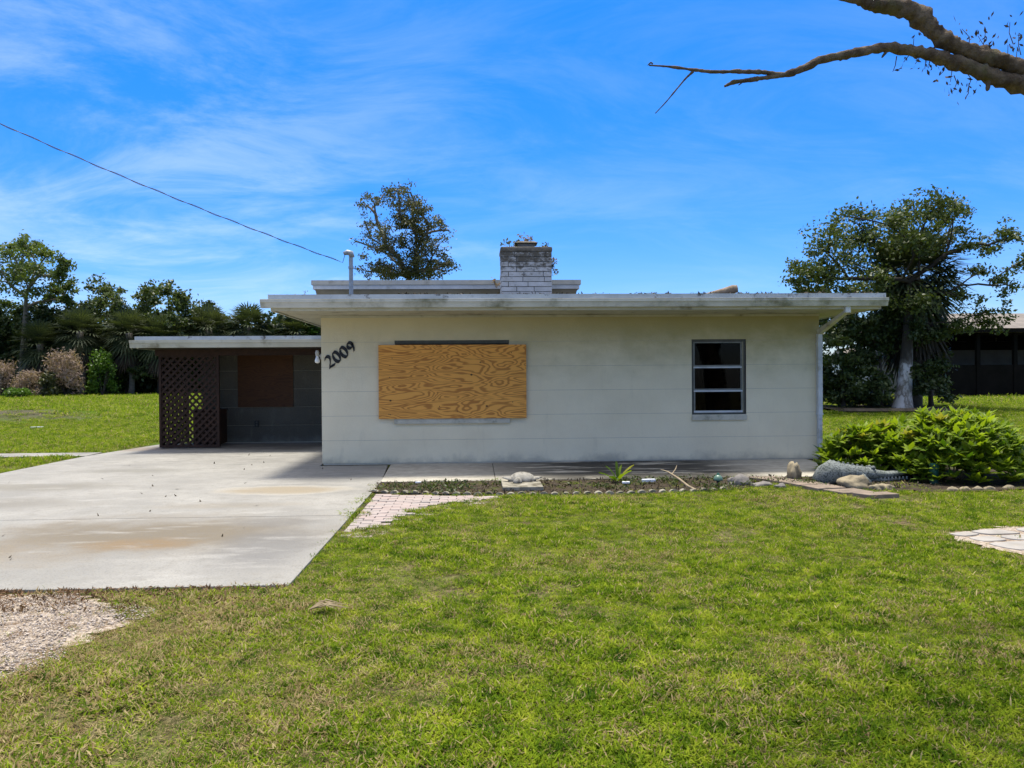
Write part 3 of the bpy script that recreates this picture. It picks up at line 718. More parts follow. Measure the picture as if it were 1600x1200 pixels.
# chimney: painted bricks laid one by one round a sooty core
CX0, CX1, CY0, CY1, CZ0 = 3.05, 4.04, 2.2, 2.95, 2.70
chim = part(MB().box(CX0+.012,CX1-.012,CY0+.012,CY1-.012,CZ0,3.93), 'chimney', M_mortar)
unit = MB().box(-.5,.5,-.5,.5,-.5,.5); bme = None
def brick_obj(parent, cx, cy, cz, sx, sy, sz, mat, rz=0):
    global bme
    if bme is None:
        o = unit.build('brick', mat, parent, bevel=.03, loc=(0,0,0)); bme = o.data
    else: o = link('brick', bme, parent, (0,0,0))
    o.location = Vector((cx,cy,cz))-(parent.location if parent.location.length else Vector((0,0,0)))
    o.scale = (sx,sy,sz); o.rotation_euler.z = rz; return o
ch = .0965; z = CZ0+.02; row = 0
while z < 3.86:
    h = ch-.012
    cuts = [CX0]; L = random.choice((.14,.26,.36)) if row % 2 else random.choice((.3,.42))
    while cuts[-1]+L < CX1-.1: cuts.append(cuts[-1]+L); L = random.choice((.3,.38,.42,.34))
    cuts.append(CX1)
    for a, c in zip(cuts[:-1], cuts[1:]):
        for yf in (CY0+.05, CY1-.05):
            brick_obj(chim, (a+c)/2, yf+random.uniform(-.005,.005), z+h/2+random.uniform(-.002,.002), c-a-.012, .11, h, M_chbrick, random.uniform(-.008,.008))
    ycs = [CY0+.11, CY0+.11+random.choice((.2,.3)), CY1-.11]
    for a, c in zip(ycs[:-1], ycs[1:]):
        for xf in (CX0+.05, CX1-.05): brick_obj(chim, xf+random.uniform(-.005,.005), (a+c)/2, z+h/2, .11, c-a-.012, h, M_chbrick)
    z += ch; row += 1
capz = z
part(MB().box(CX0-.015,CX1+.01,CY0-.015,CY1+.015,capz-.008,capz+.095), 'chimney_cap', M_cap, chim, bevel=.035)
part(MB().box(3.38,3.72,CY0+.2,CY0+.55,capz+.08,capz+.19), 'flue', M_mortar, chim, bevel=.01)
part(MB().add([(3.33,CY0+.15,capz+.2),(3.78,CY0+.15,capz+.2),(3.78,CY0+.6,capz+.2),(3.33,CY0+.6,capz+.2),(3.40,CY0+.2,capz+.235),(3.71,CY0+.2,capz+.235),(3.71,CY0+.55,capz+.235),(3.40,CY0+.55,capz+.235)],
     [(0,3,2,1),(4,5,6,7),(0,1,5,4),(1,2,6,5),(2,3,7,6),(3,0,4,7)]), 'flue_cover', M_cap, chim)
# carport roof
CE = 2.85
p0, p1 = pt(202,533,CE), pt(500,541,CE)
cx0, cz1, cz0 = p0.x, pt(350,531,CE).z, pt(350,543,CE).z
part(MB().box(cx0+.12,-.01,CE+.03,8.7,cz0+.06,cz1+.0), 'carport_roof', M_roof)
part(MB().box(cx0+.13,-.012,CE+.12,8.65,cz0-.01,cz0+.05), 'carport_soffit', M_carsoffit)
gutter('carport_gutter', cx0, -.005, CE-.02, cz1, .15, .11, M_fascia)
part(MB().box(cx0+.1,-.006,CE+.005,CE+.02,cz1+.002,cz1+.075), 'drip_edge', M_drip)
part(MB().box(cx0+.10,cx0+.125,CE+.1,8.7,cz0-.012,cz1), 'fascia', M_fascia)
part(MB().box(-4.05,-.02,3.42,3.56,cz0-.14,cz0-.012), 'carport_beam', M_lattice)
part(MB().box(-3.545,-3.0,4.755,4.9,2.12,cz0+.0), 'wall_plate', M_lattice)

# electrical outlet on the carport wall
eo = thing('outlet_box', pt(401,662,4.72), 'small dark outlet box on the grey carport wall', 'outlet')
local(MB().box(-.045,.045,0,.028,-.07,.07).build('cover', M_black, eo, bevel=.006)); local(MB().box(-.02,.02,-.006,.0,-.05,-.01).box(-.02,.02,-.006,.0,.01,.05).build('socket', M_darktrim, eo))

# plywood sheets
def plywood(loc, wd, ht, mat, label, tilt):
    t = thing('plywood_sheet', loc, label, 'plywood'); t.rotation_euler.y = tilt
    local(MB().box(-wd/2,wd/2,-.018,0,0,ht).build('sheet', mat, t))
    s = MB().tube([(0,-.018,0),(0,-.0215,0)], .008, 8); sm = None
    for i in range(10):
        x = random.choice((-wd*.42,-wd*.1,wd*.02,wd*.4))+random.uniform(-.03,.03); zz = random.uniform(.05,.95)*ht
        if sm is None: o = local(s.build('screw', M_black, t)); sm = o.data; o.location = (x,0,zz)
        else: link('screw', sm, t, (x,0,zz))
plywood((.943+1.22,-.047,.758), 2.44, 1.22, M_ply, 'golden plywood sheet with swirling grain boarding up the front window', R(.1))
plywood((pt(415,590,4.74).x,4.742,pt(415,636,4.74).z), 1.22, pt(415,545,4.74).z-pt(415,636,4.74).z, M_ply2, 'dark reddish plywood sheet on the shaded carport wall', 0)

# house number 2009: strokes of a broad nib
hn = thing('house_number', (.31,-.002,1.83), 'black metal house number 2009 climbing at a slant beside the corner', 'house number')
def digit(pts, w_=.049, nib=R(38)):
    P = [Vector((a,0,b)) for a, b in pts]; nx_, nz_ = math.cos(nib)*w_/2, math.sin(nib)*w_/2
    m = MB()
    for s0, s1 in zip(P[:-1], P[1:]):
        q = [(s0.x-nx_,s0.z-nz_),(s0.x+nx_,s0.z+nz_),(s1.x+nx_,s1.z+nz_),(s1.x-nx_,s1.z-nz_)]
        ar = sum(q[i][0]*q[(i+1)%4][1]-q[(i+1)%4][0]*q[i][1] for i in range(4))
        if abs(ar) < 1e-7: continue
        t_ = .014
        for (a,b),(c,d) in ((( s0.x,s0.z),(s1.x,s1.z)),):
            dv = Vector((c-a,0,d-b)).normalized(); nn = Vector((-dv.z,0,dv.x))*t_/2
            q2 = [(a-nn.x,b-nn.z),(a+nn.x,b+nn.z),(c+nn.x,d+nn.z),(c-nn.x,d-nn.z)]
        m.add([(x,-.016,z) for x,z in q]+[(x,-.004,z) for x,z in q], [(0,1,2,3),(7,6,5,4),(0,4,5,1),(1,5,6,2),(2,6,7,3),(3,7,4,0)])
        m.add([(x,-.0155,z) for x,z in q2]+[(x,-.0045,z) for x,z in q2], [(0,1,2,3),(7,6,5,4),(0,4,5,1),(1,5,6,2),(2,6,7,3),(3,7,4,0)])
    return m
arc = lambda cx, cz, rx, rz, a0, a1, n=18: [(cx+rx*math.cos(R(a0+(a1-a0)*i/n)), cz+rz*math.sin(R(a0+(a1-a0)*i/n))) for i in range(n+1)]
D2 = arc(0,.045,.036,.036,165,-20,12)+[(.02,.0),(-.042,-.078),(-.02,-.074),(.05,-.078)]
D0 = arc(0,0,.043,.078,0,360,28)
D9 = arc(0,.034,.038,.042,0,360,22)+arc(-.02,.03,.058,.11,5,-62,10)
NX = .125; sl_ = R(33)
hn.scale = (1.14,1,1.14)
for i, dd in enumerate((D2,D0,D0,D9)):
    o = local(digit(dd).build('digit', M_black, hn)); k = (i-1.5)*NX
    o.location = (k*math.cos(sl_), 0, k*math.sin(sl_)); o.rotation_euler.y = -sl_

# floodlight on the corner
fl = thing('flood_light', (-.002,.12,1.83), 'white twin socket flood lamp on the carport side of the corner', 'lamp')
local(MB().tube([(0,0,-.03),(-.03,0,-.03)], .05, 12).build('base', M_lamp, fl))
local(MB().tube([(-.03,0,-.03),(-.07,0,-.0),(-.085,-.02,.02)], .013, 8).build('arm', M_lamp, fl))
local(MB().tube([(-.085,-.02,.07),(-.085,-.025,.03),(-.08,-.03,-.02)], [.02,.034,.026], 10).build('socket', M_lamp, fl))
local(MB().tube([(-.08,-.03,-.02),(-.08,-.035,-.05),(-.078,-.045,-.10),(-.078,-.05,-.13),(-.078,-.052,-.14)], [.02,.026,.044,.036,.012], 12).build('bulb', M_bulb, fl, smooth=True))

# service mast and cable
mast = thing('service_mast', (.46,0.25,2.68), 'grey galvanised service mast with hooded weatherhead above the front roof', 'mast')
local(MB().tube([(0,0,0),(0,0,.80)], .035, 12).build('pipe', M_galv, mast, smooth=False))
local(MB().tube([(0,0,.60),(0,0,.64)], .045, 12).build('clamp', M_galv, mast))
local(MB().tube([(.02,0,.79),(0,0,.86),(-.06,0,.875),(-.12,-.01,.85)], [.045,.052,.046,.03], 10).build('weatherhead', M_galv, mast, smooth=True))
local(MB().tube([(0,0,0),(0,0,.04)], [.085,.045], 12).build('flashing', M_galv, mast))
a = pt(530,408,.25); q1 = pt(0,193,-2.2); q0 = a+(q1-a)*2.4+Vector((0,0,.5))
pts = []
for i in range(61):
    s = i/60*2.4; p = a+(q1-a)*s; sag = -.32*(4*(s/2.4)*(1-s/2.4)); p.z += sag+.32*(4*(1/2.4)*(1-1/2.4))*s; pts.append(p)
c1 = []; c2 = []
for i in range(len(pts)*3-2):
    j, f = divmod(i, 3); p = pts[j].lerp(pts[min(j+1,len(pts)-1)], f/3); c1.append(p); c2.append(p+Vector((0, math.cos(i*.75), math.sin(i*.75)))*.014)
pc = thing('power_line', a, 'thin black service cable sloping down to the roof mast', 'cable')
MB().tube(c1, .0055, 6).build('cable', M_cable, pc); MB().tube(c2, .0035, 5).build('wire', M_cable, pc)
MB().tube([a, a+Vector((.06,-.02,-.03)), Vector((.36,.24,3.50))], .005, 5).build('drip_loop', M_cable, pc)

# lattice screens
def lattice(loc, rz, wd, ht, label):
    t = thing('lattice_screen', loc, label, 'lattice', None, rz)
    fr = [(0,wd,0,.045),(0,wd,ht-.045,ht),(0,.045,.045,ht-.045),(wd-.045,wd,.045,ht-.045)]
    for x0, x1, z0, z1 in fr: local(MB().box(x0,x1,-.032,.032,z0,z1).build('rail', M_lattice, t))
    st, hw = .148, .030
    for sgn in (1,-1):
        c = -ht+st/2 if sgn > 0 else st/2
        end = wd if sgn > 0 else wd+ht
        while c < end:
            # line z = sgn*(x-c): the slat's two long edges clipped to the panel
            xa, xb = (max(0.,c), min(wd,c+ht)) if sgn > 0 else (max(0.,c-ht), min(wd,c))
            if xb-xa > .06:
                za, zb = sgn*(xa-c), sgn*(xb-c); nx_ = hw*.7071
                y0, y1 = (-.014,-.003) if sgn > 0 else (.003,.014)
                q = [(xa+nx_,za-sgn*nx_),(xb+nx_,zb-sgn*nx_),(xb-nx_,zb+sgn*nx_),(xa-nx_,za+sgn*nx_)]
                q = [(min(max(u,0),wd),min(max(v,0),ht)) for u,v in q]
                local(MB().add([(u,y0,v) for u,v in q]+[(u,y1,v) for u,v in q], [(0,1,2,3),(7,6,5,4),(0,4,5,1),(1,5,6,2),(2,6,7,3),(3,7,4,0)]).build('slat', M_lattice, t))
            c += st
    return t
LH = cz0-.06
lattice((-3.99,3.48,.034), 0, 1.22, LH-.1, 'dark brown diagonal lattice screen facing forward under the carport eave')
lattice((-3.99,3.56,.034), R(90), 1.52, LH-.1, 'dark brown lattice screen running back along the open carport side')
sb = thing('storage_box', (pt(330,660,4.25).x,4.25,.02), 'dark brown cabinet standing behind the lattice screen', 'cabinet')
local(MB().box(-.3,.26,-.25,.25,.03,.74).build('carcass', M_lattice, sb, bevel=.008)); local(MB().box(-.32,.28,-.27,.27,.742,.77).build('lid', M_lattice, sb, bevel=.006))
for s in (-1,1): local(MB().box(s*.14-.15,s*.14+.11,-.268,-.252,.06,.72).build('door', M_lattice, sb, bevel=.004))

# things lying on the roof
lg = thing('fallen_log', (6.62,-.2,2.755), 'thick weathered log lying on the front roof edge', 'log')
local(MB().tube([(-.42,.05,-.02),(-.2,.03,.02),(.05,0,.07),(.2,-.02,.11),(.27,-.03,.12)], [.012,.045,.065,.075,.06], 9).build('log', M_log, lg, smooth=True))
db = thing('palm_boot', (6.05,-.35,2.715), 'small curled palm boot on the front roof edge', 'debris')
local(MB().tube([(-.1,0,0),(-.02,0,.04),(.06,0,.03),(.14,0,0)], [.01,.03,.03,.008], 7).build('boot', M_log, db, smooth=True))
def debris():
    n = 3200; x = rng.uniform(1.2, 8.8, n); y = EV+.03+rng.random(n)**2*.9
    keep = rng.random(n) < .03+1.2*sstep(.45,.75,fbm(x*2.3, x*0, 4))*(.35+.65*sstep(3,7,x)); x, y = x[keep], y[keep]
    return np.stack([x, y, .0138*(y+1.2)+2.695+.02*rng.random(len(x))], 1)
C = debris(); lit = leaves_mesh('roof_litter', C, .05, L_dead, rng.random(len(C)), 1.6, .4, szvar=.8)
tag(stuff(link('roof_litter', lit)), 'dark leaf litter along the roof edge', 'leaf litter')

# ------------------------------------------------------------------ plants
def tree(name, label, cat, base, trunk_r, clumps, leaf, leafsize, per, bark, group=None, fork=.35, up=.3, top=None, lean=(0,0), aspect=.55, spread=1, fill=1):
    """clumps: (point, radius). Branches grow from clump to clump, each from the nearest wood; twigs and leaves fill them unevenly"""
    base = Vector(base); t = thing(name, base, label, cat, group)
    cs = [(Vector(p), r) for p, r in clumps]
    ctr = sum((p for p, r in cs), Vector())/len(cs); topz = max(p.z for p, r in cs)
    top = Vector(top) if top is not None else Vector((base.x+(ctr.x-base.x)*.5, base.y+(ctr.y-base.y)*.5, base.z+(topz-base.z)*.66))
    axis = bez(base, top, (lean[0],lean[1],0), 9)
    N = [(p.copy(), i-1) for i, p in enumerate(axis)]; plen = [0.]*len(N); first = max(2, int(8*fork)); Ht = topz-base.z
    order = sorted(cs, key=lambda c: (c[0]-axis[min(8, first+1)]).length)
    for p, r in order:
        best = min(range(first, len(N)), key=lambda i: (p-N[i][0]).length*(1+.9*max(0, (N[i][0].z-p.z)/((p-N[i][0]).length+.01)))+.55*plen[i])
        s = N[best][0]; d = (p-s).length; k = max(2, min(6, int(d/(.05*Ht))+1)); par = best
        bow = Vector((random.uniform(-.12,.12)*d, random.uniform(-.12,.12)*d, random.uniform(-.02,.16)*d))
        for q in bez(s, p, bow, k+1)[1:]:
            q = q+Vector(rng.normal(size=3))*.012*d; plen.append(plen[par]+(q-N[par][0]).length); N.append((q, par)); par = len(N)-1
    cnt = [0]*len(N); kids = [[] for _ in N]
    for i, (p, q) in enumerate(N):
        if q >= 0: kids[q].append(i)
    for i in range(len(N)-1, -1, -1): cnt[i] = max(1, sum(cnt[k] for k in kids[i]))
    rad = [trunk_r*(max(.035, (c/cnt[0])**.62*.72) if i > 8 else max(.3, 1-.09*i)) for i, c in enumerate(cnt)]
    m = MB()
    done = set()
    for i in range(len(N)):        # chains that follow the thickest child
        if i in done: continue
        ch = [N[i][1], i] if N[i][1] >= 0 else [i]; done.add(i)
        while kids[ch[-1]]:
            k = max(kids[ch[-1]], key=lambda k: cnt[k])
            if k in done: break
            done.add(k); ch.append(k)
        if len(ch) < 2: continue
        P_ = [N[k][0] for k in ch]; R_ = [rad[k] for k in ch]; R_[0] = min(R_[0], R_[1]*1.25) if ch[0] != 0 else R_[0]
        if ch[0] == 0: P_ = [P_[0]-Vector((0,0,.15)), P_[0]]+P_[1:]; R_ = [R_[0]*1.6, R_[0]*1.25]+R_[1:]
        m.tube(P_, R_, 10 if ch[0] == 0 else 6, cap=False)
    C = []; T = []
    for p, r in cs:
        nt = max(5, int(6+r*5)); ct = random.random()
        for i in range(nt):
            v = Vector(rng.normal(size=3)); v.normalize(); v *= max(r, .3+.4*r)*random.uniform(.2,1.25)*spread; v.z *= .8
            e = p+v
            if i % 2: m.tube([p, p*.5+e*.5+Vector((0,0,.05*r)), e], [trunk_r*.035, trunk_r*.025, .004], 4, cap=False)
            q = max(3, int(per*fill*min(1, r/.55)*random.uniform(.3,1.5))); rr = max(.16, r*random.uniform(.22,.5))
            g_ = rng.normal(size=(q,3))*rr*np.array([.8,.8,.5])+np.array(e)
            C.append(g_); T.append(np.clip(.35*ct+.3*random.random()+.4*rng.random(q), 0, 1))
    m.build('trunk', bark, t, smooth=True)
    C = np.concatenate(C); T = np.concatenate(T)
    link('crown', leaves_mesh('crown', C-np.array(base), leafsize, leaf, T, up, aspect), t, (0,0,0))
    return t
def px_clumps(lst, Y, jit):
    out = []
    for px, py, r in lst:
        yy = Y+random.uniform(-jit, jit); p = pt(px, py, yy); out.append((p, r/LENS_PX*(yy-CAM.y)))
    return out
gz = lambda x, y: float(terr(x, y))
def frond(V, F, T, hub, az, el, pet, L, n=18, span=R(115), droop=.35, wd=.05, tv=.5):
    """fan leaf of a cabbage palm: stalk, then narrow blades spread like a hand"""
    d = Vector((math.cos(az)*math.cos(el), math.sin(az)*math.cos(el), math.sin(el)))
    side = Vector((-math.sin(az), math.cos(az), 0)); nrm = side.cross(d)*-1
    tip = hub+d*pet+Vector((0,0,-droop*pet*.3)); o = len(V)
    V += [hub-side*.02, hub+side*.02, tip+side*.012, tip-side*.012]; F.append((o,o+1,o+2,o+3)); T += [tv]*4
    for i in range(n):
        a = span*(2*i/(n-1)-1); ll = L*(1-.35*(abs(a)/span)**2)*random.uniform(.9,1.1)
        b = d*math.cos(a)+side*math.sin(a); b = (b+nrm*.25*abs(math.sin(a))).normalized()
        s = b.cross(nrm).normalized()*wd/2
        m1 = tip+b*ll*.55; m1.z -= droop*ll*.12; e = tip+b*ll; e.z -= droop*ll*.55
        o = len(V); V += [tip, m1+s, e, m1-s]; F.append((o,o+1,o+2,o+3)); tt = min(1,max(0,tv+random.uniform(-.25,.25))); T += [tt]*4
def palm(base, h, label, group, rcrown=1.5, nf=34, skirt=14, tr=.17, name='cabbage_palm'):
    base = Vector(base); t = thing(name, base, label, 'palm', group)
    b = [Vector((.12*math.sin(i*.5),.08*math.cos(i*.7)-.08,h*i/8)) for i in range(9)]
    local(MB().tube(b, [tr*1.25]+[tr]*7+[tr*1.3], 10).build('trunk', M_bark2, t, smooth=True))
    hub = b[-1]
    V = []; F = []; T = []
    for i in range(nf):
        el = R(88)-R(150)*((i+.5)/nf)**.85; frond(V, F, T, hub+Vector((0,0,.1)), i*2.4+random.uniform(-.2,.2), el, rcrown*.5, rcrown*.62, tv=random.uniform(.2,.8), droop=.5, wd=rcrown*.05)
    link('crown', np_mesh('crown', np.array([tuple(v) for v in V]), np.array(F), L_palm, np.array(T)), t, (0,0,0))
    if skirt:
        V = []; F = []; T = []
        for i in range(skirt): frond(V, F, T, hub-Vector((0,0,.1+.02*i)), i*2.4, R(-50-25*random.random()), rcrown*.5, rcrown*.55, n=12, span=R(60), droop=.7, wd=rcrown*.05, tv=random.uniform(.1,.7))
        link('dead_skirt', np_mesh('dead_skirt', np.array([tuple(v) for v in V]), np.array(F), L_dead, np.array(T)), t, (0,0,0))
    return t

# tree on the right by the neighbour's lawn
YT = 12.0
tb = pt(1410,640,YT); tb.z = gz(tb.x, YT)
RC = [(1255,420,24),(1285,390,34),(1315,372,30),(1298,435,30),(1330,410,30),(1248,445,16),(1340,350,24),(1372,395,34),(1352,435,30),(1390,352,28),(1420,335,26),(1452,332,30),(1487,338,22),(1500,328,10),(1478,370,24),(1440,378,28),
      (1398,440,28),(1335,478,24),(1268,462,18),(1385,470,26),(1432,468,28),(1462,440,26),(1412,500,22),(1445,508,22),(1382,515,20),(1300,352,6),(1322,338,6),(1240,415,7),(1425,318,12),(1480,322,10),(1365,370,22),(1300,480,16)]
RS = [(1512,385,9),(1535,425,10),(1548,385,12),(1572,362,13),(1588,368,9),(1520,372,8),(1558,432,11),(1596,408,15),(1575,445,9),(1508,462,13),(1526,492,11),(1545,505,10),(1500,505,16),(1562,485,6),(1478,515,15)]
tree('broadleaf_tree', 'spreading broadleaf tree with patchy pale trunk and sparse right sprays', 'tree', tb, .27, px_clumps([(a,b,c*1.12) for a,b,c in RC], YT, 1.6)+px_clumps(RS, YT, .6), L_mid, .12, 105, M_palebark, fork=.42, top=pt(1420,440,YT), lean=(.1,0))
pb = pt(1428,632,YT+1.2); pb.z = gz(pb.x, YT+1.2)
palm(pb, pt(1428,432,YT+1.2).z-pb.z, 'shaggy cabbage palm with hanging dead skirt tangled in the broadleaf tree', None, 1.9, 100, 60, .22)
for lab, lst, b_, mt in (('dark evergreen shrub filling the gap beside the house corner', [(1300,555,26),(1330,530,26),(1302,600,22),(1335,580,22),(1318,612,18),(1292,575,16),(1345,560,20),(1310,512,22),(1296,528,18),(1292,508,14),(1335,505,20),(1288,590,14),(1290,612,12),(1304,622,10),(1325,624,10),(1345,624,10),(1340,612,16)], 1318, L_dark),
                        ('dark leafy shrub crowding the foot of the pale trunk', [(1365,555,24),(1380,590,18),(1362,612,16),(1385,530,22),(1355,515,22),(1375,500,20),(1400,510,20),(1368,624,10),(1384,618,10)], 1376, L_dark),
                        ('dark shrub to the right of the pale trunk, before the open garage', [(1440,555,22),(1455,585,20),(1438,605,18),(1462,610,14),(1445,525,18),(1466,560,12),(1432,580,16),(1430,520,18)], 1455, L_dark)):
    bb = pt(b_, 630, YT+.6); bb.z = gz(bb.x, YT+.6)
    tree('tall_shrub', lab, 'shrub', bb, .09, px_clumps(lst, YT+.5, .7), mt, .13, 170, M_bark, 'shrubs under the pale trunked tree', fork=.2)
# raised timber bed round the trees
te = thing('timber_edging', (15.6,11.4,gz(15.6,11.4)), 'low dark timber edging round the tree bed', 'edging')
q0, q1, q2 = Vector((13.9,10.9,gz(13.9,10.9))), Vector((17.3,10.55,gz(17.3,10.55))), Vector((17.9,11.9,gz(17.9,11.9)))
for a, c in ((q0,q1),(q1,q2)): MB().tube([a+Vector((0,0,.06)), c+Vector((0,0,.06))], .085, 4).build('timber', M_bark, te)
sheet('tree_bed', [(13.9,10.9),(17.3,10.6),(17.9,11.9),(17,13.4),(13.4,13.4)], M_soil, .03, .2, .06)

# big tree and trees behind the house
YB = 23
tb = pt(640,600,YB); tb.z = gz(tb.x,YB)
BC = [(585,318,9),(600,303,9),(622,300,11),(640,318,14),(656,332,15),(625,338,16),(645,358,18),(618,372,18),(662,368,16),(690,345,9),(702,360,6),(686,382,12),(601,362,8),(590,350,6),(570,345,6),(572,320,5),(580,372,9),(598,385,11),(650,392,20),(676,400,16),(622,402,18),(590,410,14),(575,424,12),(610,424,16),(642,424,16),(664,424,14),(696,424,8),(684,412,10),(560,378,4),(640,300,6),(655,318,8)]
tree('tall_tree', 'tall upright olive green tree rising behind the upper roof', 'tree', tb, .34, px_clumps(BC+[(a+random.uniform(-16,16),b+random.uniform(-6,22),c*.95) for a,b,c in BC if c > 9 and 585 < a < 685], YB, 1.2), L_olive, .11, 85, M_bark2, fork=.3, top=pt(638,432,YB), spread=1.2)
# weeds on the chimney
def weed(loc, r, n, label, mat=L_olive, size=.07, hang=0, stem=True):
    t = thing('chimney_weed', loc, label, 'weed', 'weeds growing on the chimney'); m = MB(); C = []
    for i in range(n):
        e = Vector((random.uniform(-1,1)*r, random.uniform(-.5,.5)*r, (random.uniform(-1,.2) if hang else random.uniform(.2,1))*r*(1.8 if hang else 1)))
        m.tube([(0,0,0), e*.5+Vector((0,0,.02)), e], [.006,.004,.002], 4); C.append(np.array(e)+rng.normal(scale=.035, size=(9,3))); 
    local(m.build('stems', M_stick, t)); C = np.concatenate(C); link('leaves', leaves_mesh('leaves', C, size, mat, rng.random(len(C))), t, (0,0,0))
weed((3.25,2.5,capz+.09), .16, 9, 'bushy weed on the left of the chimney top')
weed((3.55,2.6,capz+.235), .15, 6, 'pale weed sprouting from the flue cover', L_dry)
weed((3.88,2.45,capz+.09), .08, 3, 'tiny sprout on the right of the chimney top')
weed((4.08,2.6,3.72), .13, 10, 'weed trailing down the right side of the chimney', L_olive, .07, 1)
weed((4.14,2.7,3.7), .12, 3, 'thin weed sticking out on the right of the chimney', L_dry)
weed((2.96,2.6,3.22), .16, 3, 'thin reddish sprig by the left foot of the chimney', L_dry)
# sprigs on the left end of the front roof
for i, px in enumerate((448, 462, 476)):
    p = pt(px, 461, -.3); t = thing('roof_sprig', (p.x,-.3,2.715), ('small dry sprig nearest the left end of the front roof','small dry sprig, middle one at the left end of the front roof','taller dry sprig beside the upper roof corner')[i], 'weed', 'sprigs on the front roof')
    h = (.05,.06,.12)[i]; local(MB().tube([(0,0,0),(.01,0,h*.5),(0,0,h)], [.004,.003,.002], 4).build('stem', M_stick, t))
    C = rng.normal(scale=.025, size=(10,3))+np.array([0,0,h*.8]); link('leaves', leaves_mesh('leaves', C, .035, L_dry, rng.random(10)), t, (0,0,0))

# tree line on the left
YL = 40
def wood_tree(px, top, wpx, Y, mat, label, n=15, leaf=.23, per=62, bark=M_bark, tr=.2, seed=0):
    lst = []; ht = 612-top
    for i in range(n):
        u = random.uniform(-1,1); v = (i+.5)/n
        lst.append((px+u*wpx*.5*(1-.45*v), 600-ht*.08-(ht*.86)*v, wpx*random.uniform(.19,.3)))
    b_ = pt(px, 612, Y); b_.z = gz(b_.x, Y)
    return tree('woodland_tree', label, 'tree', b_, tr, px_clumps(lst, Y, 1.6), mat, leaf, per, bark, 'trees at the edge of the far wood', fork=.15)
tb = pt(35,610,YL); tb.z = gz(tb.x,YL)
LC = [(12,392,20),(40,384,16),(48,388,18),(72,400,18),(100,412,13),(96,432,14),(28,415,26),(62,425,24),(108,448,11),(86,452,18),(12,440,24),(44,452,24),(70,470,18),(8,475,20),(100,470,10),(-20,400,26),(-25,440,30),(30,485,20)]
tree('woodland_tree', 'tallest broad tree at the left edge of the far wood', 'tree', tb, .34, px_clumps(LC, YL, 2.0), L_lit, .21, 64, M_bark2, 'trees at the edge of the far wood', fork=.3)
for px, top, wd, Y, mt, lab in ((168,447,62,43,L_mid,'knobbly dark tree right of the tallest one'), (232,450,64,44,L_mid,'rounded tree in the middle of the far wood'),
        (278,452,62,42,L_mid,'leafy tree left of the carport roof'), (312,478,56,43,L_dark,'lower dark tree behind the end of the carport roof'), (128,478,56,41,L_dark,'dark tree just right of the tallest one'),
        (70,490,80,42,L_dark,'dark understorey tree below the tallest one'), (5,495,70,41,L_dark,'dark tree at the extreme left of the wood'), (200,492,70,41,L_dark,'dark tree behind the green bush'),
        (250,500,70,40,L_dark,'dark low tree beside the carport eave'), (345,500,50,44,L_dark,'dark tree hidden behind the carport roof'), (430,512,40,44,L_olive,'thin topped tree left of the house corner'), (492,490,50,42,L_bright,'bright green tree just left of the house corner')):
    wood_tree(px, top, wd, Y, mt, lab)
for px, top, Y, lab in ((128,495,39,'cabbage palm before the dark trees, left of the bush'), (205,497,39,'cabbage palm in the middle of the wood'), (330,490,41,'cabbage palm half hidden by the carport roof'),
                        (392,487,41,'full rounded cabbage palm against the sky above the carport'), (470,497,41,'cabbage palm next to the house corner'), (66,515,39,'low cabbage palm under the tallest tree'), (255,505,39,'cabbage palm beside the carport eave')):
    b_ = pt(px, 612, Y); b_.z = gz(b_.x, Y); c = pt(px, top+24, Y)
    palm(b_, c.z-b_.z, lab, 'cabbage palms in the far wood', 1.9, 46, 18)
# the dim thicket under the trees
n = 110000; x = rng.uniform(-50, -4, n); y = 40.5+rng.uniform(0, 6, n); z = terr(x,y)+rng.random(n)*5.2*(.55+.7*fbm(x*.35, y*.35, 8))
me = leaves_mesh('thicket', np.stack([x,y,z],1), .38, L_dark, rng.random(n)*.7, .3, .55)
tag(stuff(link('thicket', me)), 'dim dense thicket under the far trees', 'thicket')
# low far wood closing the view behind the houses
n = 60000; x = rng.uniform(-10, 140, n); y = 84+rng.uniform(0, 8, n); z = .4+rng.random(n)*3.6*(.55+.6*fbm(x*.2, y*.2, 18))
me = leaves_mesh('far_wood', np.stack([x,y,z],1), .7, L_dark, rng.random(n), .3, .6)
tag(stuff(link('far_wood', me)), 'low dark wood on the horizon behind the houses', 'wood')
# weeds and bushes before the wood
def bush(px, py, wpx, hpx, Y, mat, label, leaf=.13, n=2600, grassy=False, base=622):
    b_ = pt(px, base, Y); b_.z = gz(b_.x, Y); sc = (Y-CAM.y)/LENS_PX; rx, hz = wpx/2*sc, hpx*sc
    t = thing('bush', b_, label, 'bush', 'bushes before the far wood'); m = MB()
    for i in range(9):
        a = random.uniform(0,6.28); e = Vector((math.cos(a)*rx*.7, math.sin(a)*rx*.5, hz*random.uniform(.6,.95))); m.tube([(0,0,0), e*.5+Vector((0,0,.1)), e], [.03,.02,.006], 5)
    local(m.build('stems', M_bark, t))
    k = 26; cc = np.stack([rng.uniform(-.8,.8,k)*rx, rng.uniform(-.6,.6,k)*rx, rng.uniform(.1,.95,k)**.8*hz],1); cc[:,0] *= (1.15-cc[:,2]/hz*.55)
    C = cc[rng.integers(0,k,n)]+rng.normal(size=(n,3))*np.array([rx*.17,rx*.17,hz*.09]); C[:,2] = np.maximum(C[:,2], .03)
    link('foliage', leaves_mesh('foliage', C, leaf, mat, rng.random(n), .1 if grassy else .4, .22 if grassy else .6), t, (0,0,0))
bush(102,595,66,64,36,L_pink,'tall pinkish brown dead weed clump left of the green bush',.22,2600,True)
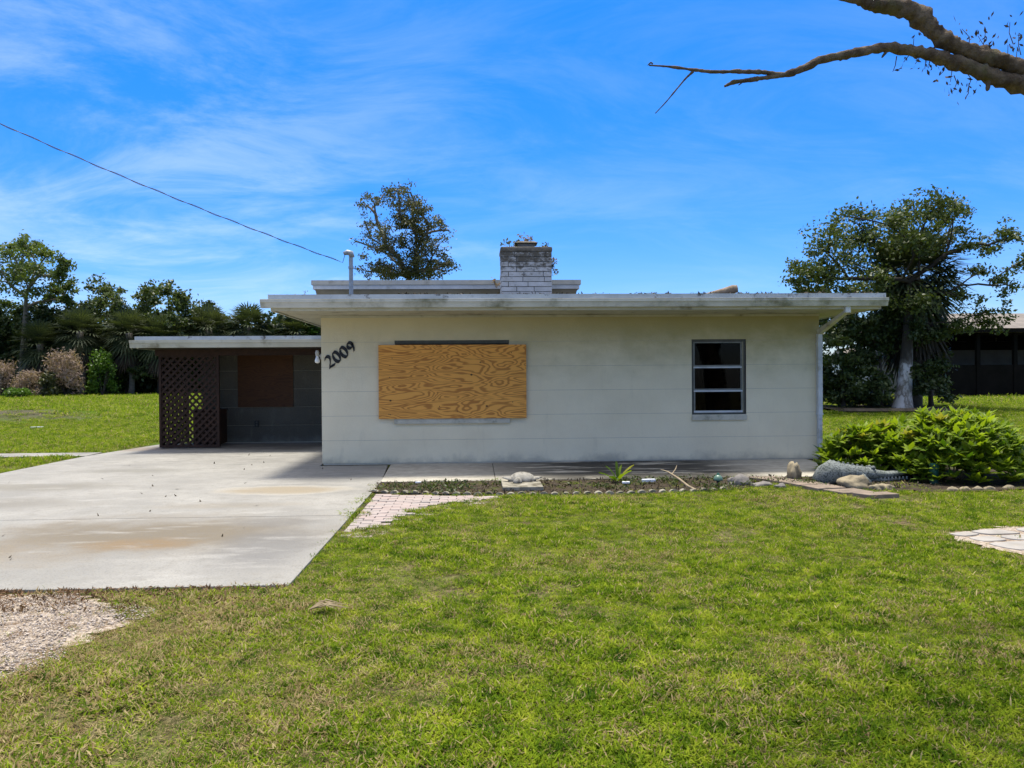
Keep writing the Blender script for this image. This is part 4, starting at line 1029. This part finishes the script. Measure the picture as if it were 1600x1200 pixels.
bush(44,606,46,38,35,L_pink,'low brown dead weed clump at the left of the meadow edge',.2,1700,True)
bush(4,600,40,50,35.5,L_pink,'brown dead weeds cut by the left edge of the photo',.2,1700,True)
bush(74,610,34,34,35.2,L_olive,'small dull green weed between the brown clumps',.18,1300)
bush(160,592,46,64,37,L_bright,'bright green upright bush at the end of the brown weeds',.15,3000)
bush(30,620,44,14,33,L_bright,'low green weeds in front of the brown clumps',.12,1200, base=628)
trk = MB().add([tuple(Vector((x,y,gz(x,y)+.012))) for x,y in ((-36,38.6),(-8,38.2),(-8,38.9),(-36,39.4))], [(0,1,2,3)]).build('track', M_road); struct(trk)
lt = pt(58,663,11.0); lt.z = gz(lt.x,11)
tag(MB().box(-.17,.17,-.05,.05,0,.035).build('litter_scrap', M_litter, None, bevel=.01, loc=lt), 'white scrap of litter on the left lawn', 'litter')

# ------------------------------------------------------------------ the neighbour's house
NY = 21.0
M_nroof = simple('brown_shingles', (.25,.22,.19), (.18,.16,.14), 2, .95, .1, bump=.4)
M_nwall = simple('neighbour_wall', (.13,.125,.11), (.10,.095,.085), 2, .9)
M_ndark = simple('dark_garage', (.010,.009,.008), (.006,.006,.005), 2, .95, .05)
nz0 = gz(24,NY)
n0 = pt(1448,515,NY); nE = n0.z; nx0 = n0.x
nh = thing('neighbour_house', (nx0+6,NY,nz0), 'brown roofed neighbour house with open dark garage at right', 'house')
rz_ = pt(1500,490,NY+3.2).z
V = [(nx0,NY-.5,nE),(nx0+16,NY-.5,nE),(nx0+16,NY+9,nE),(nx0,NY+9,nE),(nx0+1.2,NY+3.2,rz_),(nx0+14,NY+3.2,rz_),(nx0,NY-.5,nE-.14),(nx0+16,NY-.5,nE-.14),(nx0+16,NY+9,nE-.14),(nx0,NY+9,nE-.14)]
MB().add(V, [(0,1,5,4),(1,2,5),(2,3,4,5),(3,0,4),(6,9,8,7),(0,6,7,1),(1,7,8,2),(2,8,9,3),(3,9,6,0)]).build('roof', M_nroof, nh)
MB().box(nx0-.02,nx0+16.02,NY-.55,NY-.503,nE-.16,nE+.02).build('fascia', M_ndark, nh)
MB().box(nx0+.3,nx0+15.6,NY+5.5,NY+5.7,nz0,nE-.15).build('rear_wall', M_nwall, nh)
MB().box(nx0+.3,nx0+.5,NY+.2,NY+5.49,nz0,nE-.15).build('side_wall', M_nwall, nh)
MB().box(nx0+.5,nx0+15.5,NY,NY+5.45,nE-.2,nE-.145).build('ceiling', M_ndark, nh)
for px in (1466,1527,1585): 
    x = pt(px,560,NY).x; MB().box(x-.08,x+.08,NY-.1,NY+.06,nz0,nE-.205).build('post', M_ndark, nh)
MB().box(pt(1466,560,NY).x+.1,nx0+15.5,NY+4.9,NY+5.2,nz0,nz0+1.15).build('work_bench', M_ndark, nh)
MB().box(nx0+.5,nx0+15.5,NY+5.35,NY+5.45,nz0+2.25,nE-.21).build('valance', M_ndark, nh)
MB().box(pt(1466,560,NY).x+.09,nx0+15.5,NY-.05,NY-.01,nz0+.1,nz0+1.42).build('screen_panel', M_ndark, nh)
for px in (1494,1556):
    x = pt(px,532,NY+3).x; f_ = MB().tube([(x,NY+3,nE-.2),(x,NY+3,nE-.42)], .03, 6).build('ceiling_fan', M_black, nh)
    for k in range(4): 
        a = k*math.pi/2+.3; MB().add([(x+math.cos(a)*.12-math.sin(a)*.06,NY+3+math.sin(a)*.12+math.cos(a)*.06,nE-.40),(x+math.cos(a)*.12+math.sin(a)*.06,NY+3+math.sin(a)*.12-math.cos(a)*.06,nE-.40),(x+math.cos(a)*.65+math.sin(a)*.07,NY+3+math.sin(a)*.65-math.cos(a)*.07,nE-.42),(x+math.cos(a)*.65-math.sin(a)*.07,NY+3+math.sin(a)*.65+math.cos(a)*.07,nE-.42)], [(0,1,2,3)]).build('blade', M_black, f_)
struct(MB().prism([(pt(1478,619,NY).x,NY-1.2),(pt(1478,619,NY).x+18,NY-4.6),(pt(1478,619,NY).x+18,NY+5),(pt(1478,619,NY).x,NY+5)], nz0-.2, nz0+.03).build('neighbour_driveway', M_road))
# pale shed glimpsed between the trunks
sx = pt(1345,590,26); sz = gz(sx.x,26)
sh = thing('garden_shed', (sx.x,26,sz), 'white shed glimpsed between the trunks at right', 'shed')
MB().box(sx.x-.55,sx.x+.55,26,28,sz,sz+1.9).build('wall', simple('white_paint', (.8,.8,.8), (.76,.76,.76), 2), sh)
MB().add([(sx.x-.7,25.8,sz+1.9),(sx.x+.7,25.8,sz+1.9),(sx.x+.7,28.2,sz+1.9),(sx.x-.7,28.2,sz+1.9),(sx.x-.7,27,sz+2.4),(sx.x+.7,27,sz+2.4)], [(0,1,5,4),(2,3,4,5),(0,4,3),(1,2,5),(0,3,2,1)]).build('roof', M_nroof, sh)
MB().box(sx.x-.4,sx.x+.4,25.97,25.999,sz+.05,sz+1.75).build('door', M_white, sh)

# ------------------------------------------------------------------ garden things in front of the house
# brick patio pieces
BR = struct(MB().prism([(1.5,-3.7),(1.8,-3.7),(1.8,-3.9),(1.5,-3.9)], -.03, .003).build('brick_path', M_soil))
pm = None; yb = -3.42; row = 0
while yb > -5.95:
    xb = 1.31+(.10 if row % 2 else 0); half = row % 2
    while xb < 3.0:
        cx, cy = xb+.1, yb-.05
        if (inside(cx, cy, BRICKS) or inside(cx-.2, cy+.12, BRICKS) or inside(cx-.1, cy+.06, BRICKS)):
            if pm is None: o = MB().box(-.0965,.0965,-.0465,.0465,-.03,.03).build('brick', M_paver, BR, bevel=.005, loc=(0,0,0)); pm = o.data
            else: o = link('brick', pm, BR, (0,0,0))
            if half: h_ = link('brick', pm, BR, (1.357, cy, -.026)); h_.scale.x = .47; half = 0
            o.location = (cx+random.uniform(-.003,.003), cy+random.uniform(-.003,.003), (-.024 if inside(cx, cy, BRICKS) else -.036)+random.uniform(-.003,.003)); o.rotation_euler = (random.uniform(-.02,.02), random.uniform(-.02,.02), random.uniform(-.03,.03))
        xb += .2
    yb -= .1; row += 1
# scalloped edging
def scallop():
    n = 10; prof = [(.066*math.cos(math.pi*i/n), -.02+.075*math.sin(math.pi*i/n)) for i in range(n+1)]
    prof = [(.066,-.06)]+[(a, max(b,-.02)) for a, b in prof]+[(-.066,-.06)]
    m = MB(); k = len(prof)
    m.add([(x,-.032,z) for x,z in prof]+[(x,.032,z) for x,z in prof], [tuple(range(k-1,-1,-1)), tuple(range(k,2*k))]+[(i,(i+1)%k,k+(i+1)%k,k+i) for i in range(k)])
    return m
EL = [Vector(p) for p in ((1.27,-3.22,0),(1.75,-3.36,0),(2.25,-3.50,0),(2.9,-3.60,0),(3.5,-3.63,0),(4.4,-3.63,0),(5.1,-3.55,0),(5.75,-3.42,0))]
def along(pl, step):
    out = []; carry = 0
    for a, b_ in zip(pl[:-1], pl[1:]):
        d = (b_-a).length; s = carry
        while s < d: out.append((a.lerp(b_, s/d), math.atan2(b_.y-a.y, b_.x-a.x))); s += step
        carry = s-d
    return out
sm = None
for i, (p, a) in enumerate(along(EL, .134)):
    if sm is None: o = scallop().build('edging_block', M_edge, None, bevel=.006, loc=p); sm = o.data
    else: o = link('edging_block', sm, None, p)
    o.rotation_euler = (random.uniform(-.12,.12), random.uniform(-.10,.10), a+random.uniform(-.06,.06)); o.location.z = random.uniform(-.006,.010)-.020
    tag(o, 'weathered scalloped concrete edging block along the planting bed', 'edging', 'scalloped edging along the planting bed')
# slab with a cast turtle
st_ = pt(814,760,-2.8)
tag(MB().box(-.255,.255,-.44,.44,0,.05).build('stepping_slab', M_edge, None, bevel=.008, loc=(3.13,-2.92,.012)), 'square grey concrete slab under the stone turtle', 'slab')
tu = thing('stone_turtle', (3.15,-2.78,.063), 'pale cast stone sea turtle ornament lying on a slab', 'turtle ornament')
def dome(rx, ry, h, n=14, m_=6, power=1):
    mb = MB(); V = [(0,0,h)]; F = []
    for j in range(1, m_+1):
        t_ = j/m_*math.pi/2
        for i in range(n): a = 2*math.pi*i/n; V.append((rx*math.sin(t_)*math.cos(a), ry*math.sin(t_)*math.sin(a), h*math.cos(t_)**power))
    for i in range(n): F.append((0,1+i,1+(i+1)%n))
    for j in range(m_-1):
        for i in range(n): F.append((1+j*n+i,1+(j+1)*n+i,1+(j+1)*n+(i+1)%n,1+j*n+(i+1)%n))
    F.append(tuple(range(1+(m_-1)*n, 1+m_*n))[::-1]); return mb.add(V, F)
local(dome(.185,.16,.12).build('shell', M_statue, tu, smooth=True))
o = dome(.06,.075,.075).build('head', M_statue, tu, smooth=True, loc=(-.07,-.19,.0))
for x, y, a, L in ((-.17,-.04,2.9,.10),(.17,-.04,.25,.10),(-.13,.16,2.2,.09),(.13,.16,.9,.09)):
    o = dome(L,.045,.035,10,4).build('flipper', M_statue, tu, smooth=True, loc=(x,y,.0 if y > 0 else .022)); o.rotation_euler = (0, -.25 if x > 0 else .25, a if x > 0 else a+math.pi)
    if x < 0: o.rotation_euler.z = a-math.pi
# strap leaved plant in the bed
def strap_plant(loc, label, blades):
    t = thing('strap_plant', loc, label, 'plant')
    for az, L, ln, w_, tv in blades:
        V = []; F = []; dx_, dy_ = math.cos(az), math.sin(az)
        for i in range(6):
            s = i/5; r = L*s*math.cos(ln)*(1+.3*s); zz = L*s*math.sin(ln)*(1-.22*s*s); ww = w_*(.5+1.6*s*(1-s)+(.1 if i < 5 else -.48))
            V += [(dx_*r-dy_*ww/2, dy_*r+dx_*ww/2, zz+.01*abs(s)), (dx_*r, dy_*r, zz-.006), (dx_*r+dy_*ww/2, dy_*r-dx_*ww/2, zz+.01)]
        for i in range(5):
            for k in (0,1): F.append((i*3+k,i*3+k+1,i*3+k+4,i*3+k+3))
        link('leaf', np_mesh('leaf', V, F, L_shrub, np.full(len(V), tv)), t, (0,0,0))
strap_plant((4.46,-2.56,.0), 'small strap leaved plant with one yellow leaf in the planting bed', [(.2,.34,1.0,.05,.97),(.5,.30,.9,.045,.9),(1.6,.36,1.35,.04,.1),(2.6,.30,1.1,.04,.05),(3.4,.28,.7,.04,.1),(-1.4,.24,.8,.045,.4),(-.8,.28,.9,.045,.5),(4.2,.25,.6,.04,.05),(1.0,.3,1.2,.04,.3),(-2.3,.2,.6,.04,.2)])
# clods, litter and weeds in the bed
n = 2600; x = rng.uniform(1.2,8.6,n); y = rng.uniform(-3.65,-2.33,n); ok = inside(x,y,BED); x, y = x[ok], y[ok]
C = np.stack([x,y,.012+.03*rng.random(len(x))],1); me = leaves_mesh('bed_litter', C, .05, L_dead, rng.random(len(C)), .7, .35)
tag(stuff(link('bed_litter', me)), 'dead brown leaves scattered on the planting bed', 'leaf litter')
n = 5200; x = rng.uniform(1.2,7,n); y = rng.uniform(-3.62,-2.36,n); k = fbm(x*1.8,y*2.5,31); ok = inside(x,y,BED) & (rng.random(n) < sstep(.46,.66,k)); x, y = x[ok], y[ok]
C = np.stack([x,y,.015+.05*rng.random(len(x))],1); me = leaves_mesh('bed_weeds', C, .045, L_mid, rng.random(len(C)), .2, .4)
tag(stuff(link('bed_weeds', me)), 'small green weeds creeping over the planting bed', 'weeds')
def rock(name, loc, r, mat, label, cat='rock', group=None, rz=0, rough=.5, seed=0):
    bm = bmesh.new(); bmesh.ops.create_icosphere(bm, subdivisions=3, radius=1)
    from mathutils import noise as mn
    for v in bm.verts:
        k = 1+rough*mn.noise(v.co*1.6+Vector((seed*3.1,seed,0)))+rough*.4*mn.noise(v.co*4.5+Vector((seed,0,seed)))
        v.co = Vector((v.co.x*r[0]*k, v.co.y*r[1]*k, max(v.co.z,-.45)*r[2]*k))
    me = bpy.data.meshes.new(name); bm.to_mesh(me); bm.free(); me.shade_smooth(); me.materials.append(mat)
    o = link(name, me, None, loc); o.rotation_euler.z = rz; return tag(o, label, cat, group)
rock('rock', (7.32,-3.42,.03), (.2,.13,.125), M_tanrock, 'tan limestone rock with a pale end before the alligator', seed=1)
rock('rock', (7.63,-3.58,.01), (.1,.07,.06), M_tanrock, 'small pale stone right of the tan rock', seed=2)
rock('rock', (7.50,-3.62,.01), (.09,.07,.06), M_tanrock, 'low pale stone touching the tan rock', seed=6)
rock('rock', (6.86,-2.62,.06), (.075,.12,.17), M_tanrock, 'upright yellowish rock at the right end of the walkway', seed=3)
rock('rock', (5.98,-3.0,.02), (.16,.11,.1), M_greyrock, 'brown grey rock at the right end of the edging', seed=4)
rock('rock', (6.25,-3.12,.0), (.16,.06,.05), M_greyrock, 'long flat pale rock beside the brown grey one', seed=5)
rock('rock', (6.42,-3.3,.0), (.08,.06,.05), M_greyrock, 'small grey stone at the lawn edge before the steps', seed=8)
for i, (x, y) in enumerate(((8.38,-3.76),(8.55,-3.74),(8.72,-3.73),(8.88,-3.71),(9.16,-3.66))):
    rock('border_stone', (x,y,.0), (.075,.04,.045), M_tanrock, ('first pale border stone from the green bucket','second pale border stone from the green bucket','third pale border stone from the green bucket','fourth pale border stone from the green bucket','pale border stone farthest from the bucket')[i], 'stone', 'stones edging the shrub bed', 0, .25, 11+i)
bk = thing('green_bucket', (8.49,-3.18,.0), 'dark green plastic bucket half hidden under the right shrub', 'bucket')
local(MB().tube([(0,0,0),(0,0,.26)], [.05,.062], 16).build('body', M_bucket, bk)); local(MB().tube([(0,0,.25),(0,0,.275)], .069, 16).build('rim', M_bucket, bk))
li = tag(MB().box(-.09,.09,-.03,.03,0,.04).build('litter_carton', M_litter, None, bevel=.008, loc=(4.82,-2.85,.035)), 'pale blue white carton lying in the planting bed', 'litter'); li.rotation_euler.z = .1
tag(MB().box(-.05,.05,-.03,.03,0,.03).build('shell', M_litter, None, bevel=.01, loc=(4.5,-2.95,.03)), 'small white shell below the strap leaved plant', 'shell')
tag(MB().box(-.04,.04,-.02,.02,0,.02).build('shell', M_litter, None, bevel=.008, loc=(1.77,-2.62,.03)), 'small white shell at the left end of the bed', 'shell')
gn = thing('garden_lamp', (5.68,-3.08,.0), 'small green globe garden lamp standing in the bed', 'lamp')
local(dome(.062,.062,.075).build('globe', simple('green_glass', (.12,.22,.16), (.08,.15,.11), 20, .3, .5), gn, smooth=True)).location = (0,0,.075); local(MB().tube([(0,0,-.02),(0,0,.08)], .022, 8).build('stake', M_black, gn)); local(MB().tube([(0,0,.145),(0,0,.175)], [.025,.008], 8).build('finial', M_bucket, gn))
sk = thing('fallen_stick', (5.2,-3.1,.0), 'pale forked dry stick lying across the edging', 'stick')
local(MB().tube([(.06,-.45,.02),(.0,-.3,.05),(-.05,-.05,.11),(-.13,.22,.17),(-.2,.32,.19)], [.014,.016,.015,.011,.005], 7).build('stem', M_stick, sk)); local(MB().tube([(-.1,.12,.15),(-.02,.25,.2),(.02,.34,.24)], [.009,.006,.003], 6).build('twig', M_stick, sk))
# stepping stones
M_step = simple('tan_pink_stone', (.26,.205,.16), (.18,.145,.115), 6, .95, .1, bump=.4, dirt=((.12,.10,.07), 5, .52, .72))
stp = STEPS
for i, q in enumerate(stp):
    o = MB().prism(q[::-1], -.03, .036+random.uniform(-.005,.005))  .build('paving_stone', M_step, None, bevel=.008)
    tag(o, ('pinkish flat stone nearest the walkway in the curving path','second pinkish flat stone from the walkway','third pinkish flat stone, left of the tan rock','fourth pinkish flat stone from the walkway','fifth pinkish flat stone, before the tan rock','last pinkish flat stone, sunk in the lawn edge')[i], 'paving stone', 'pink stones of the small path')
# flagstones at the right edge
def flagstones():
    pa = struct(sheet('flagstone_patio', FLAG, M_shell, .0, .1, .008))
    stones = [[(6.72,-6.38),(6.95,-6.30),(7.02,-6.42),(6.82,-6.50)],[(6.98,-6.28),(7.28,-6.22),(7.42,-6.42),(7.06,-6.45)],[(6.80,-6.54),(7.05,-6.49),(7.10,-6.68),(6.84,-6.72)],[(7.10,-6.50),(7.45,-6.46),(7.5,-6.70),(7.14,-6.68)],
              [(6.80,-6.78),(7.15,-6.73),(7.42,-6.76),(7.35,-7.02),(6.9,-7.08)],[(7.45,-6.20),(7.8,-6.12),(7.95,-6.28),(7.48,-6.38)],[(7.5,-6.44),(7.92,-6.34),(8.0,-6.6),(7.55,-6.68)],[(7.46,-6.76),(7.95,-6.68),(7.98,-7.0),(7.42,-7.03)],[(6.95,-7.15),(7.38,-7.09),(7.4,-7.4),(7.05,-7.48)],[(7.45,-7.1),(7.98,-7.06),(8.0,-7.4),(7.46,-7.44)],
              [(8.0,-6.2),(8.5,-6.05),(8.55,-6.5),(8.05,-6.55)],[(8.06,-6.62),(8.6,-6.56),(8.6,-7.0),(8.04,-7.02)]]
    for q in stones:
        cx = sum(a for a,b in q)/len(q); cy = sum(b for a,b in q)/len(q); n = len(q); pts = []
        for i in range(n):        # worn corners
            a, b_, c = Vector(q[i-1]), Vector(q[i]), Vector(q[(i+1)%n]); k = .3
            for t_ in (0,.5,1): e0 = b_.lerp(a, k*(1-t_)); e1 = b_.lerp(c, k*t_); pts.append(tuple(e0.lerp(e1, .5)) if t_ == .5 else tuple(e0 if t_ == 0 else e1))
        MB().prism(pts[::-1], -.04, .016+random.uniform(-.004,.004)).build('flagstone', M_flag, pa, bevel=.007)
flagstones()
# alligator ornament
ag = thing('alligator_ornament', (7.2,-2.95,.0), 'weathered grey cast alligator ornament with open toothed jaws beneath the shrubs', 'ornament')
def gator():
    spine = [(-.16,.10,.05,.05,.05),(-.12,.02,.10,.12,.11),(-.02,-.08,.15,.17,.16),(.10,-.08,.14,.165,.14),(.26,-.03,.13,.14,.12),(.42,.02,.125,.12,.10),(.58,.05,.115,.11,.085),(.70,.07,.10,.085,.06),(.82,.08,.095,.07,.045),(.95,.09,.105,.062,.038),(1.06,.09,.125,.06,.036),(1.13,.09,.15,.05,.034),(1.17,.09,.155,.025,.02)]
    V = []; F = []; n = 16
    for x, y, z, ry, rz in spine:
        for k in range(n):
            a = 2*math.pi*k/n; bump_ = 1+.10*(math.sin(k*2.0+x*40) if math.sin(a) > .1 else 0); V.append((x, y+ry*math.cos(a), z+rz*math.sin(a)*bump_))
    for i in range(len(spine)-1):
        for k in range(n): F.append((i*n+k,i*n+(k+1)%n,(i+1)*n+(k+1)%n,(i+1)*n+k))
    F += [tuple(range(n-1,-1,-1)), tuple(range((len(spine)-1)*n, len(spine)*n))]
    local(MB().add(V,F).build('body', M_gator, ag, smooth=True))
    local(MB().tube([(.55,.04,.045),(.75,.06,.03),(.95,.07,.03),(1.1,.07,.045)], [.07,.055,.045,.02], 10, flat=.55).build('lower_jaw', M_gator, ag, smooth=True))
    tm = None
    for i in range(9):
        p = (.66+i*.052,.005+.004*i,.062)
        if tm is None: o = local(MB().tube([(0,0,.012),(0,-.004,-.028)], [.012,.002], 6).build('tooth', M_tooth, ag)); tm = o.data; o.location = p
        else: link('tooth', tm, ag, p)
    for s in (-1,1): dome(.035,.03,.035,10,4).build('eye_bump', M_gator, ag, smooth=True, loc=(.6,.05+s*.05,.19))
    for x, y in ((.08,-.2),(.4,-.1)): local(MB().tube([(x,y+.06,.12),(x+.02,y-.04,.06),(x+.08,y-.08,.02)], [.05,.045,.025], 8).build('leg', M_gator, ag, smooth=True))
    for i in range(8): o = dome(.022,.014,.028,8,3).build('scute', M_gator, ag, loc=(.04+i*.07,-.06+i*.014,.285-i*.0125))
gator()
# two shrubs
leaf_proto = {}
def shrub(base, rx, ry, h, label, n_single, n_mass, L=.185, tip=.9, lean=0):
    t = thing('garden_shrub', base, label, 'shrub', 'glossy shrubs beside the house corner'); b = Vector(base); m = MB()
    for i in range(12):
        a = random.uniform(0,6.28); e = Vector((math.cos(a)*rx*.7, math.sin(a)*ry*.7, h*random.uniform(.5,.85))); m.tube([(e.x*.15,e.y*.15,0), e*.5+Vector((0,0,.05)), e], [.012,.009,.004], 5)
    local(m.build('stems', M_bark2, t))
    hump = lambda x_, y_: h*np.clip(1-(np.abs(x_/rx)**2.4+np.abs(y_/ry)**2.2), .02, 1)**.5*(.78+.42*fbm((x_+b.x)*2.6, (y_+b.y)*2.6, 17))
    # whorls of leaves at shoot tips: centre and direction of each leaf
    k = int((n_mass+n_single)/8); X_ = rng.uniform(-1,1,k*3)*rx; Y_ = rng.uniform(-1,1,k*3)*ry; ok = (np.abs(X_/rx)**2.4+np.abs(Y_/ry)**2.2) < 1; X_, Y_ = X_[ok][:k], Y_[ok][:k]
    H = hump(X_, Y_)*np.where(rng.random(len(X_)) < .45, rng.uniform(.86,1.0,len(X_)), rng.uniform(.15,.9,len(X_)))
    leaves = []; H = H+np.where(rng.random(len(H)) < .07, rng.uniform(.03,.13,len(H)), 0)
    for x_, y_, z_ in zip(X_, Y_, H):
        tv = random.random()*.55+(.15 if z_ > .8*h else 0); yel = random.random() < .09 and z_ > .6*h
        out = Vector((x_/rx*.6, y_/ry*.6, .8)).normalized(); a0 = random.uniform(0,6.28)
        for j in range(8):
            a = a0+j*math.pi/4; el = random.uniform(-.15,1.05)
            d = (Vector((math.cos(a)*math.cos(el), math.sin(a)*math.cos(el), math.sin(el)))+out*.35).normalized()
            leaves.append((Vector((x_,y_,z_)), d, L*random.uniform(.5,1.2), .95 if yel else min(.8, tv+random.uniform(-.1,.25))))
    leaves.sort(key=lambda q: -(q[0].z*1.0-q[0].y*.7+random.uniform(-.2,.2)))
    def leafgeo(p, d, L_, tv, V, F, T):
        up_ = Vector((0,0,1)); s = d.cross(up_); s = s.normalized() if s.length > .1 else Vector((1,0,0)); nn = s.cross(d)
        w_ = L_*.2; o = len(V); mid = p+d*L_*.5+nn*.012; e = p+d*L_; e.z -= L_*.13
        V += [p, p+d*L_*.45+s*w_-nn*.004, e, p+d*L_*.45-s*w_-nn*.004, mid]; F += [(o,o+1,o+4),(o+1,o+2,o+4),(o+2,o+3,o+4),(o+3,o,o+4)]; T += [tv]*5
    if not leaf_proto:
        for key in range(5):
            V, F, T = [], [], []; leafgeo(Vector((0,0,0)), Vector((1,0,0)), 1, (.15,.35,.55,.75,.96)[key], V, F, T)
            leaf_proto[key] = np_mesh('leaf', [tuple(v) for v in V], F, L_shrub, T)
    for p, d, L_, tv in leaves[:n_single]:
        key = min(4, int(tv*5)); o = link('leaf', leaf_proto[key], t, p); o.scale = (L_,)*3
        s = d.cross(Vector((0,0,1))); s = s.normalized() if s.length > .05 else Vector((0,1,0)); nn = s.cross(d)
        mt = Matrix((d, -s, nn)).transposed(); o.rotation_euler = mt.to_euler()
    V, F, T = [], [], []
    for q in leaves[n_single:]: leafgeo(*q, V, F, T)
    stuff(link('foliage', np_mesh('foliage', [tuple(v) for v in V], F, L_shrub, T), t, (0,0,0)))
shrub((8.38,-2.0,0), .82, .6, .72, 'lower leafy shrub between the house corner and the taller bush', 145, 2900)
shrub((9.12,-2.6,0), .9, .9, .86, 'taller glossy shrub with yellow tips at the right', 150, 3800)
# ------------------------------------------------------------------ the limb that reaches in at the top right, from a tree outside the frame
YO = -8.0
W_ = lambda px, py, y_=YO: pt(px, py, y_)
ot = Vector((9.0,-7.7,0)); oak = thing('overhanging_tree', ot, 'bare crooked limbs reaching in at the top right corner', 'tree')
m = MB()
m.tube([ot-Vector((0,0,.1)), ot+Vector((0,0,.6)), ot+Vector((-.1,0,1.6)), ot+Vector((-.3,0,2.3)), ot+Vector((-.5,0,2.7))], [.42,.32,.27,.25,.2], 12)
m.tube([ot+Vector((-.2,0,2.0)), ot+Vector((.3,.2,3.6)), ot+Vector((.2,.5,5.5))], [.2,.15,.06], 10)
m.build('trunk', M_limb, oak, smooth=True)
def limb(lst, name='limb', y_=YO, k=8):
    P = [W_(a,b,y_) for a,b,r in lst]; rr = [r*.9/LENS_PX*5.3 for a,b,r in lst]
    PP = []; RR = []
    for i in range(len(P)-1):      # smooth through the points, with small knuckles
        p0, p1, p2, p3 = P[max(i-1,0)], P[i], P[i+1], P[min(i+2,len(P)-1)]
        for j in range(k):
            t_ = j/k; PP.append(.5*((2*p1)+(p2-p0)*t_+(2*p0-5*p1+4*p2-p3)*t_*t_+(3*p1-p0-3*p2+p3)*t_**3)); RR.append((rr[i]*(1-t_)+rr[i+1]*t_)*random.uniform(.88,1.12))
    PP.append(P[-1]); RR.append(rr[-1]); mb = MB().tube(PP, RR, 14); from mathutils import noise as mn
    for i in range(len(PP)*14):
        c = PP[i//14]; v = Vector(mb.v[i]); mb.v[i] = tuple(c+(v-c)*(1+.34*mn.noise(v*17)+.22*mn.noise(v*43)))
    return mb.build(name, M_limb, oak, smooth=True)
PJ = W_(1720,160)
l1 = limb([(2120,330,44),(1960,262,38),(1840,212,31),(1720,172,24),(1640,146,17),(1590,131,14.5),(1545,117,13.5),(1500,100,12.5),(1460,87,11),(1420,79,9.5),(1380,75,8.5),(1330,84,7.5),(1285,93,7),(1255,107,6.2),(1222,117,5),(1190,113,4.2),(1150,112,3.2),(1110,112,3),(1075,108,2.6),(1045,104,2.2),(1014,102,1.2)])
limb([(1960,250,34),(1840,200,30),(1720,150,24),(1640,122,19),(1600,109,17),(1560,96,15.5),(1520,82,14.5),(1480,66,14),(1455,45,16),(1435,25,16),(1405,10,15),(1370,8,12),(1340,0,8),(1300,-10,5),(1240,-40,3)])
limb([(1225,117,4.5),(1190,122,4),(1165,126,3.6),(1148,128,3.8),(1132,135,2)], 'stub'); limb([(1180,121,2),(1165,126,1.5),(1154,133,.8)], 'stub')
limb([(1083,112,2.2),(1072,122,1.6),(1055,142,1.3),(1040,160,1.1),(1024,177,.7)], 'twig')
limb([(1020,100,1.6),(1017,98,1.4),(1012,102,.8)], 'stub')
limb([(1330,84,4),(1316,92,2.5),(1312,95,1)], 'stub'); limb([(1385,80,3.5),(1380,87,2),(1378,90,1)], 'stub'); limb([(1545,118,6),(1543,138,4),(1541,141,1.5)], 'stub')
# dangling twigs with small leaves
C = []; mt_ = MB()
for px, py, n_, dy in ((1412,97,5,8),(1430,100,4,4),(1448,98,5,6),(1468,118,7,14),(1485,128,8,22),(1490,142,6,10),(1512,140,9,20),(1508,154,4,6),(1540,50,9,18),(1528,56,6,10),(1505,62,8,12),(1545,66,5,10),(1503,45,4,18),(1592,52,8,16),(1575,70,4,10),(1590,74,6,8),(1428,60,5,6),(1578,35,4,12),(1445,108,4,8),(1395,112,2,3)):
    p = W_(px, py); src = W_(px+random.uniform(0,12), (py-24 if py > 88 else py+34)); mt_.tube([src, (src+p)/2+Vector((random.uniform(-.03,.03),0,random.uniform(-.02,.02))), p], [.004,.003,.002], 4, cap=False)
    C.append(np.array(p)+rng.normal(size=(n_,3))*np.array([.022,.04,.0042*dy*.6]))
stuff(mt_.build('twigs', M_limb, oak)); C = np.concatenate(C); stuff(link('leaves', leaves_mesh('leaves', C-np.array(ot), .038, L_dead, rng.random(len(C)), .1, .4, droop=1.2), oak, (0,0,0)))
# its leafy crown, above the picture
C = []; m = MB()
for cx, cy, cz, r in ((8.2,-8.2,6.6,1.1),(6.6,-8.6,6.4,.9),(5.2,-8.4,6.6,.8),(9.6,-7.2,6.8,1.2),(7.4,-7.0,7.2,1.0),(4.0,-8.9,6.4,.6),(10.4,-8.6,5.8,1.2)):
    m.tube(bez(ot+Vector((.2,.5,5.2)), (cx,cy,cz), (0,0,.3), 5), [.07,.05,.04,.03,.02], 6, cap=False)
    for j in range(9):
        e = np.array([cx,cy,cz])+rng.normal(size=3)*r*.5; C.append(e+rng.normal(size=(70,3))*.22)
m.build('limb', M_limb, oak, smooth=True); C = np.concatenate(C); link('crown', leaves_mesh('crown', C-np.array(ot), .09, L_mid, rng.random(len(C))), oak, (0,0,0))
# straw and twigs on the lawn
for loc, rz, label in (((1.55,-8.45,.045), .4, 'dry palm leaf scrap lying on the lawn near the driveway'),):
    t = thing('dry_leaf', loc, label, 'dry leaf', None, rz)
    for j in range(9):
        q = -.5+.12*j; L_ = random.uniform(.14,.24); c_, d_ = math.cos(q), math.sin(q)
        local(MB().tube([(0,0,0),(c_*L_*.5,d_*L_*.5,random.uniform(.02,.045)),(c_*L_,d_*L_,.0)], [.004,.005,.001], 4).build('blade', M_straw, t))
n = 46; C = np.stack([rng.uniform(-4,1.1,n), rng.uniform(-7.5,2.4,n), np.full(n,.02)],1); C = C[~((C[:,0] > -.1) & (C[:,1] > -.3))]
tag(stuff(link('fallen_leaves', leaves_mesh('fallen_leaves', C, .06, L_dead, rng.random(len(C)), 3, .35))), 'few dark fallen leaves and twigs on the driveway', 'leaf litter')
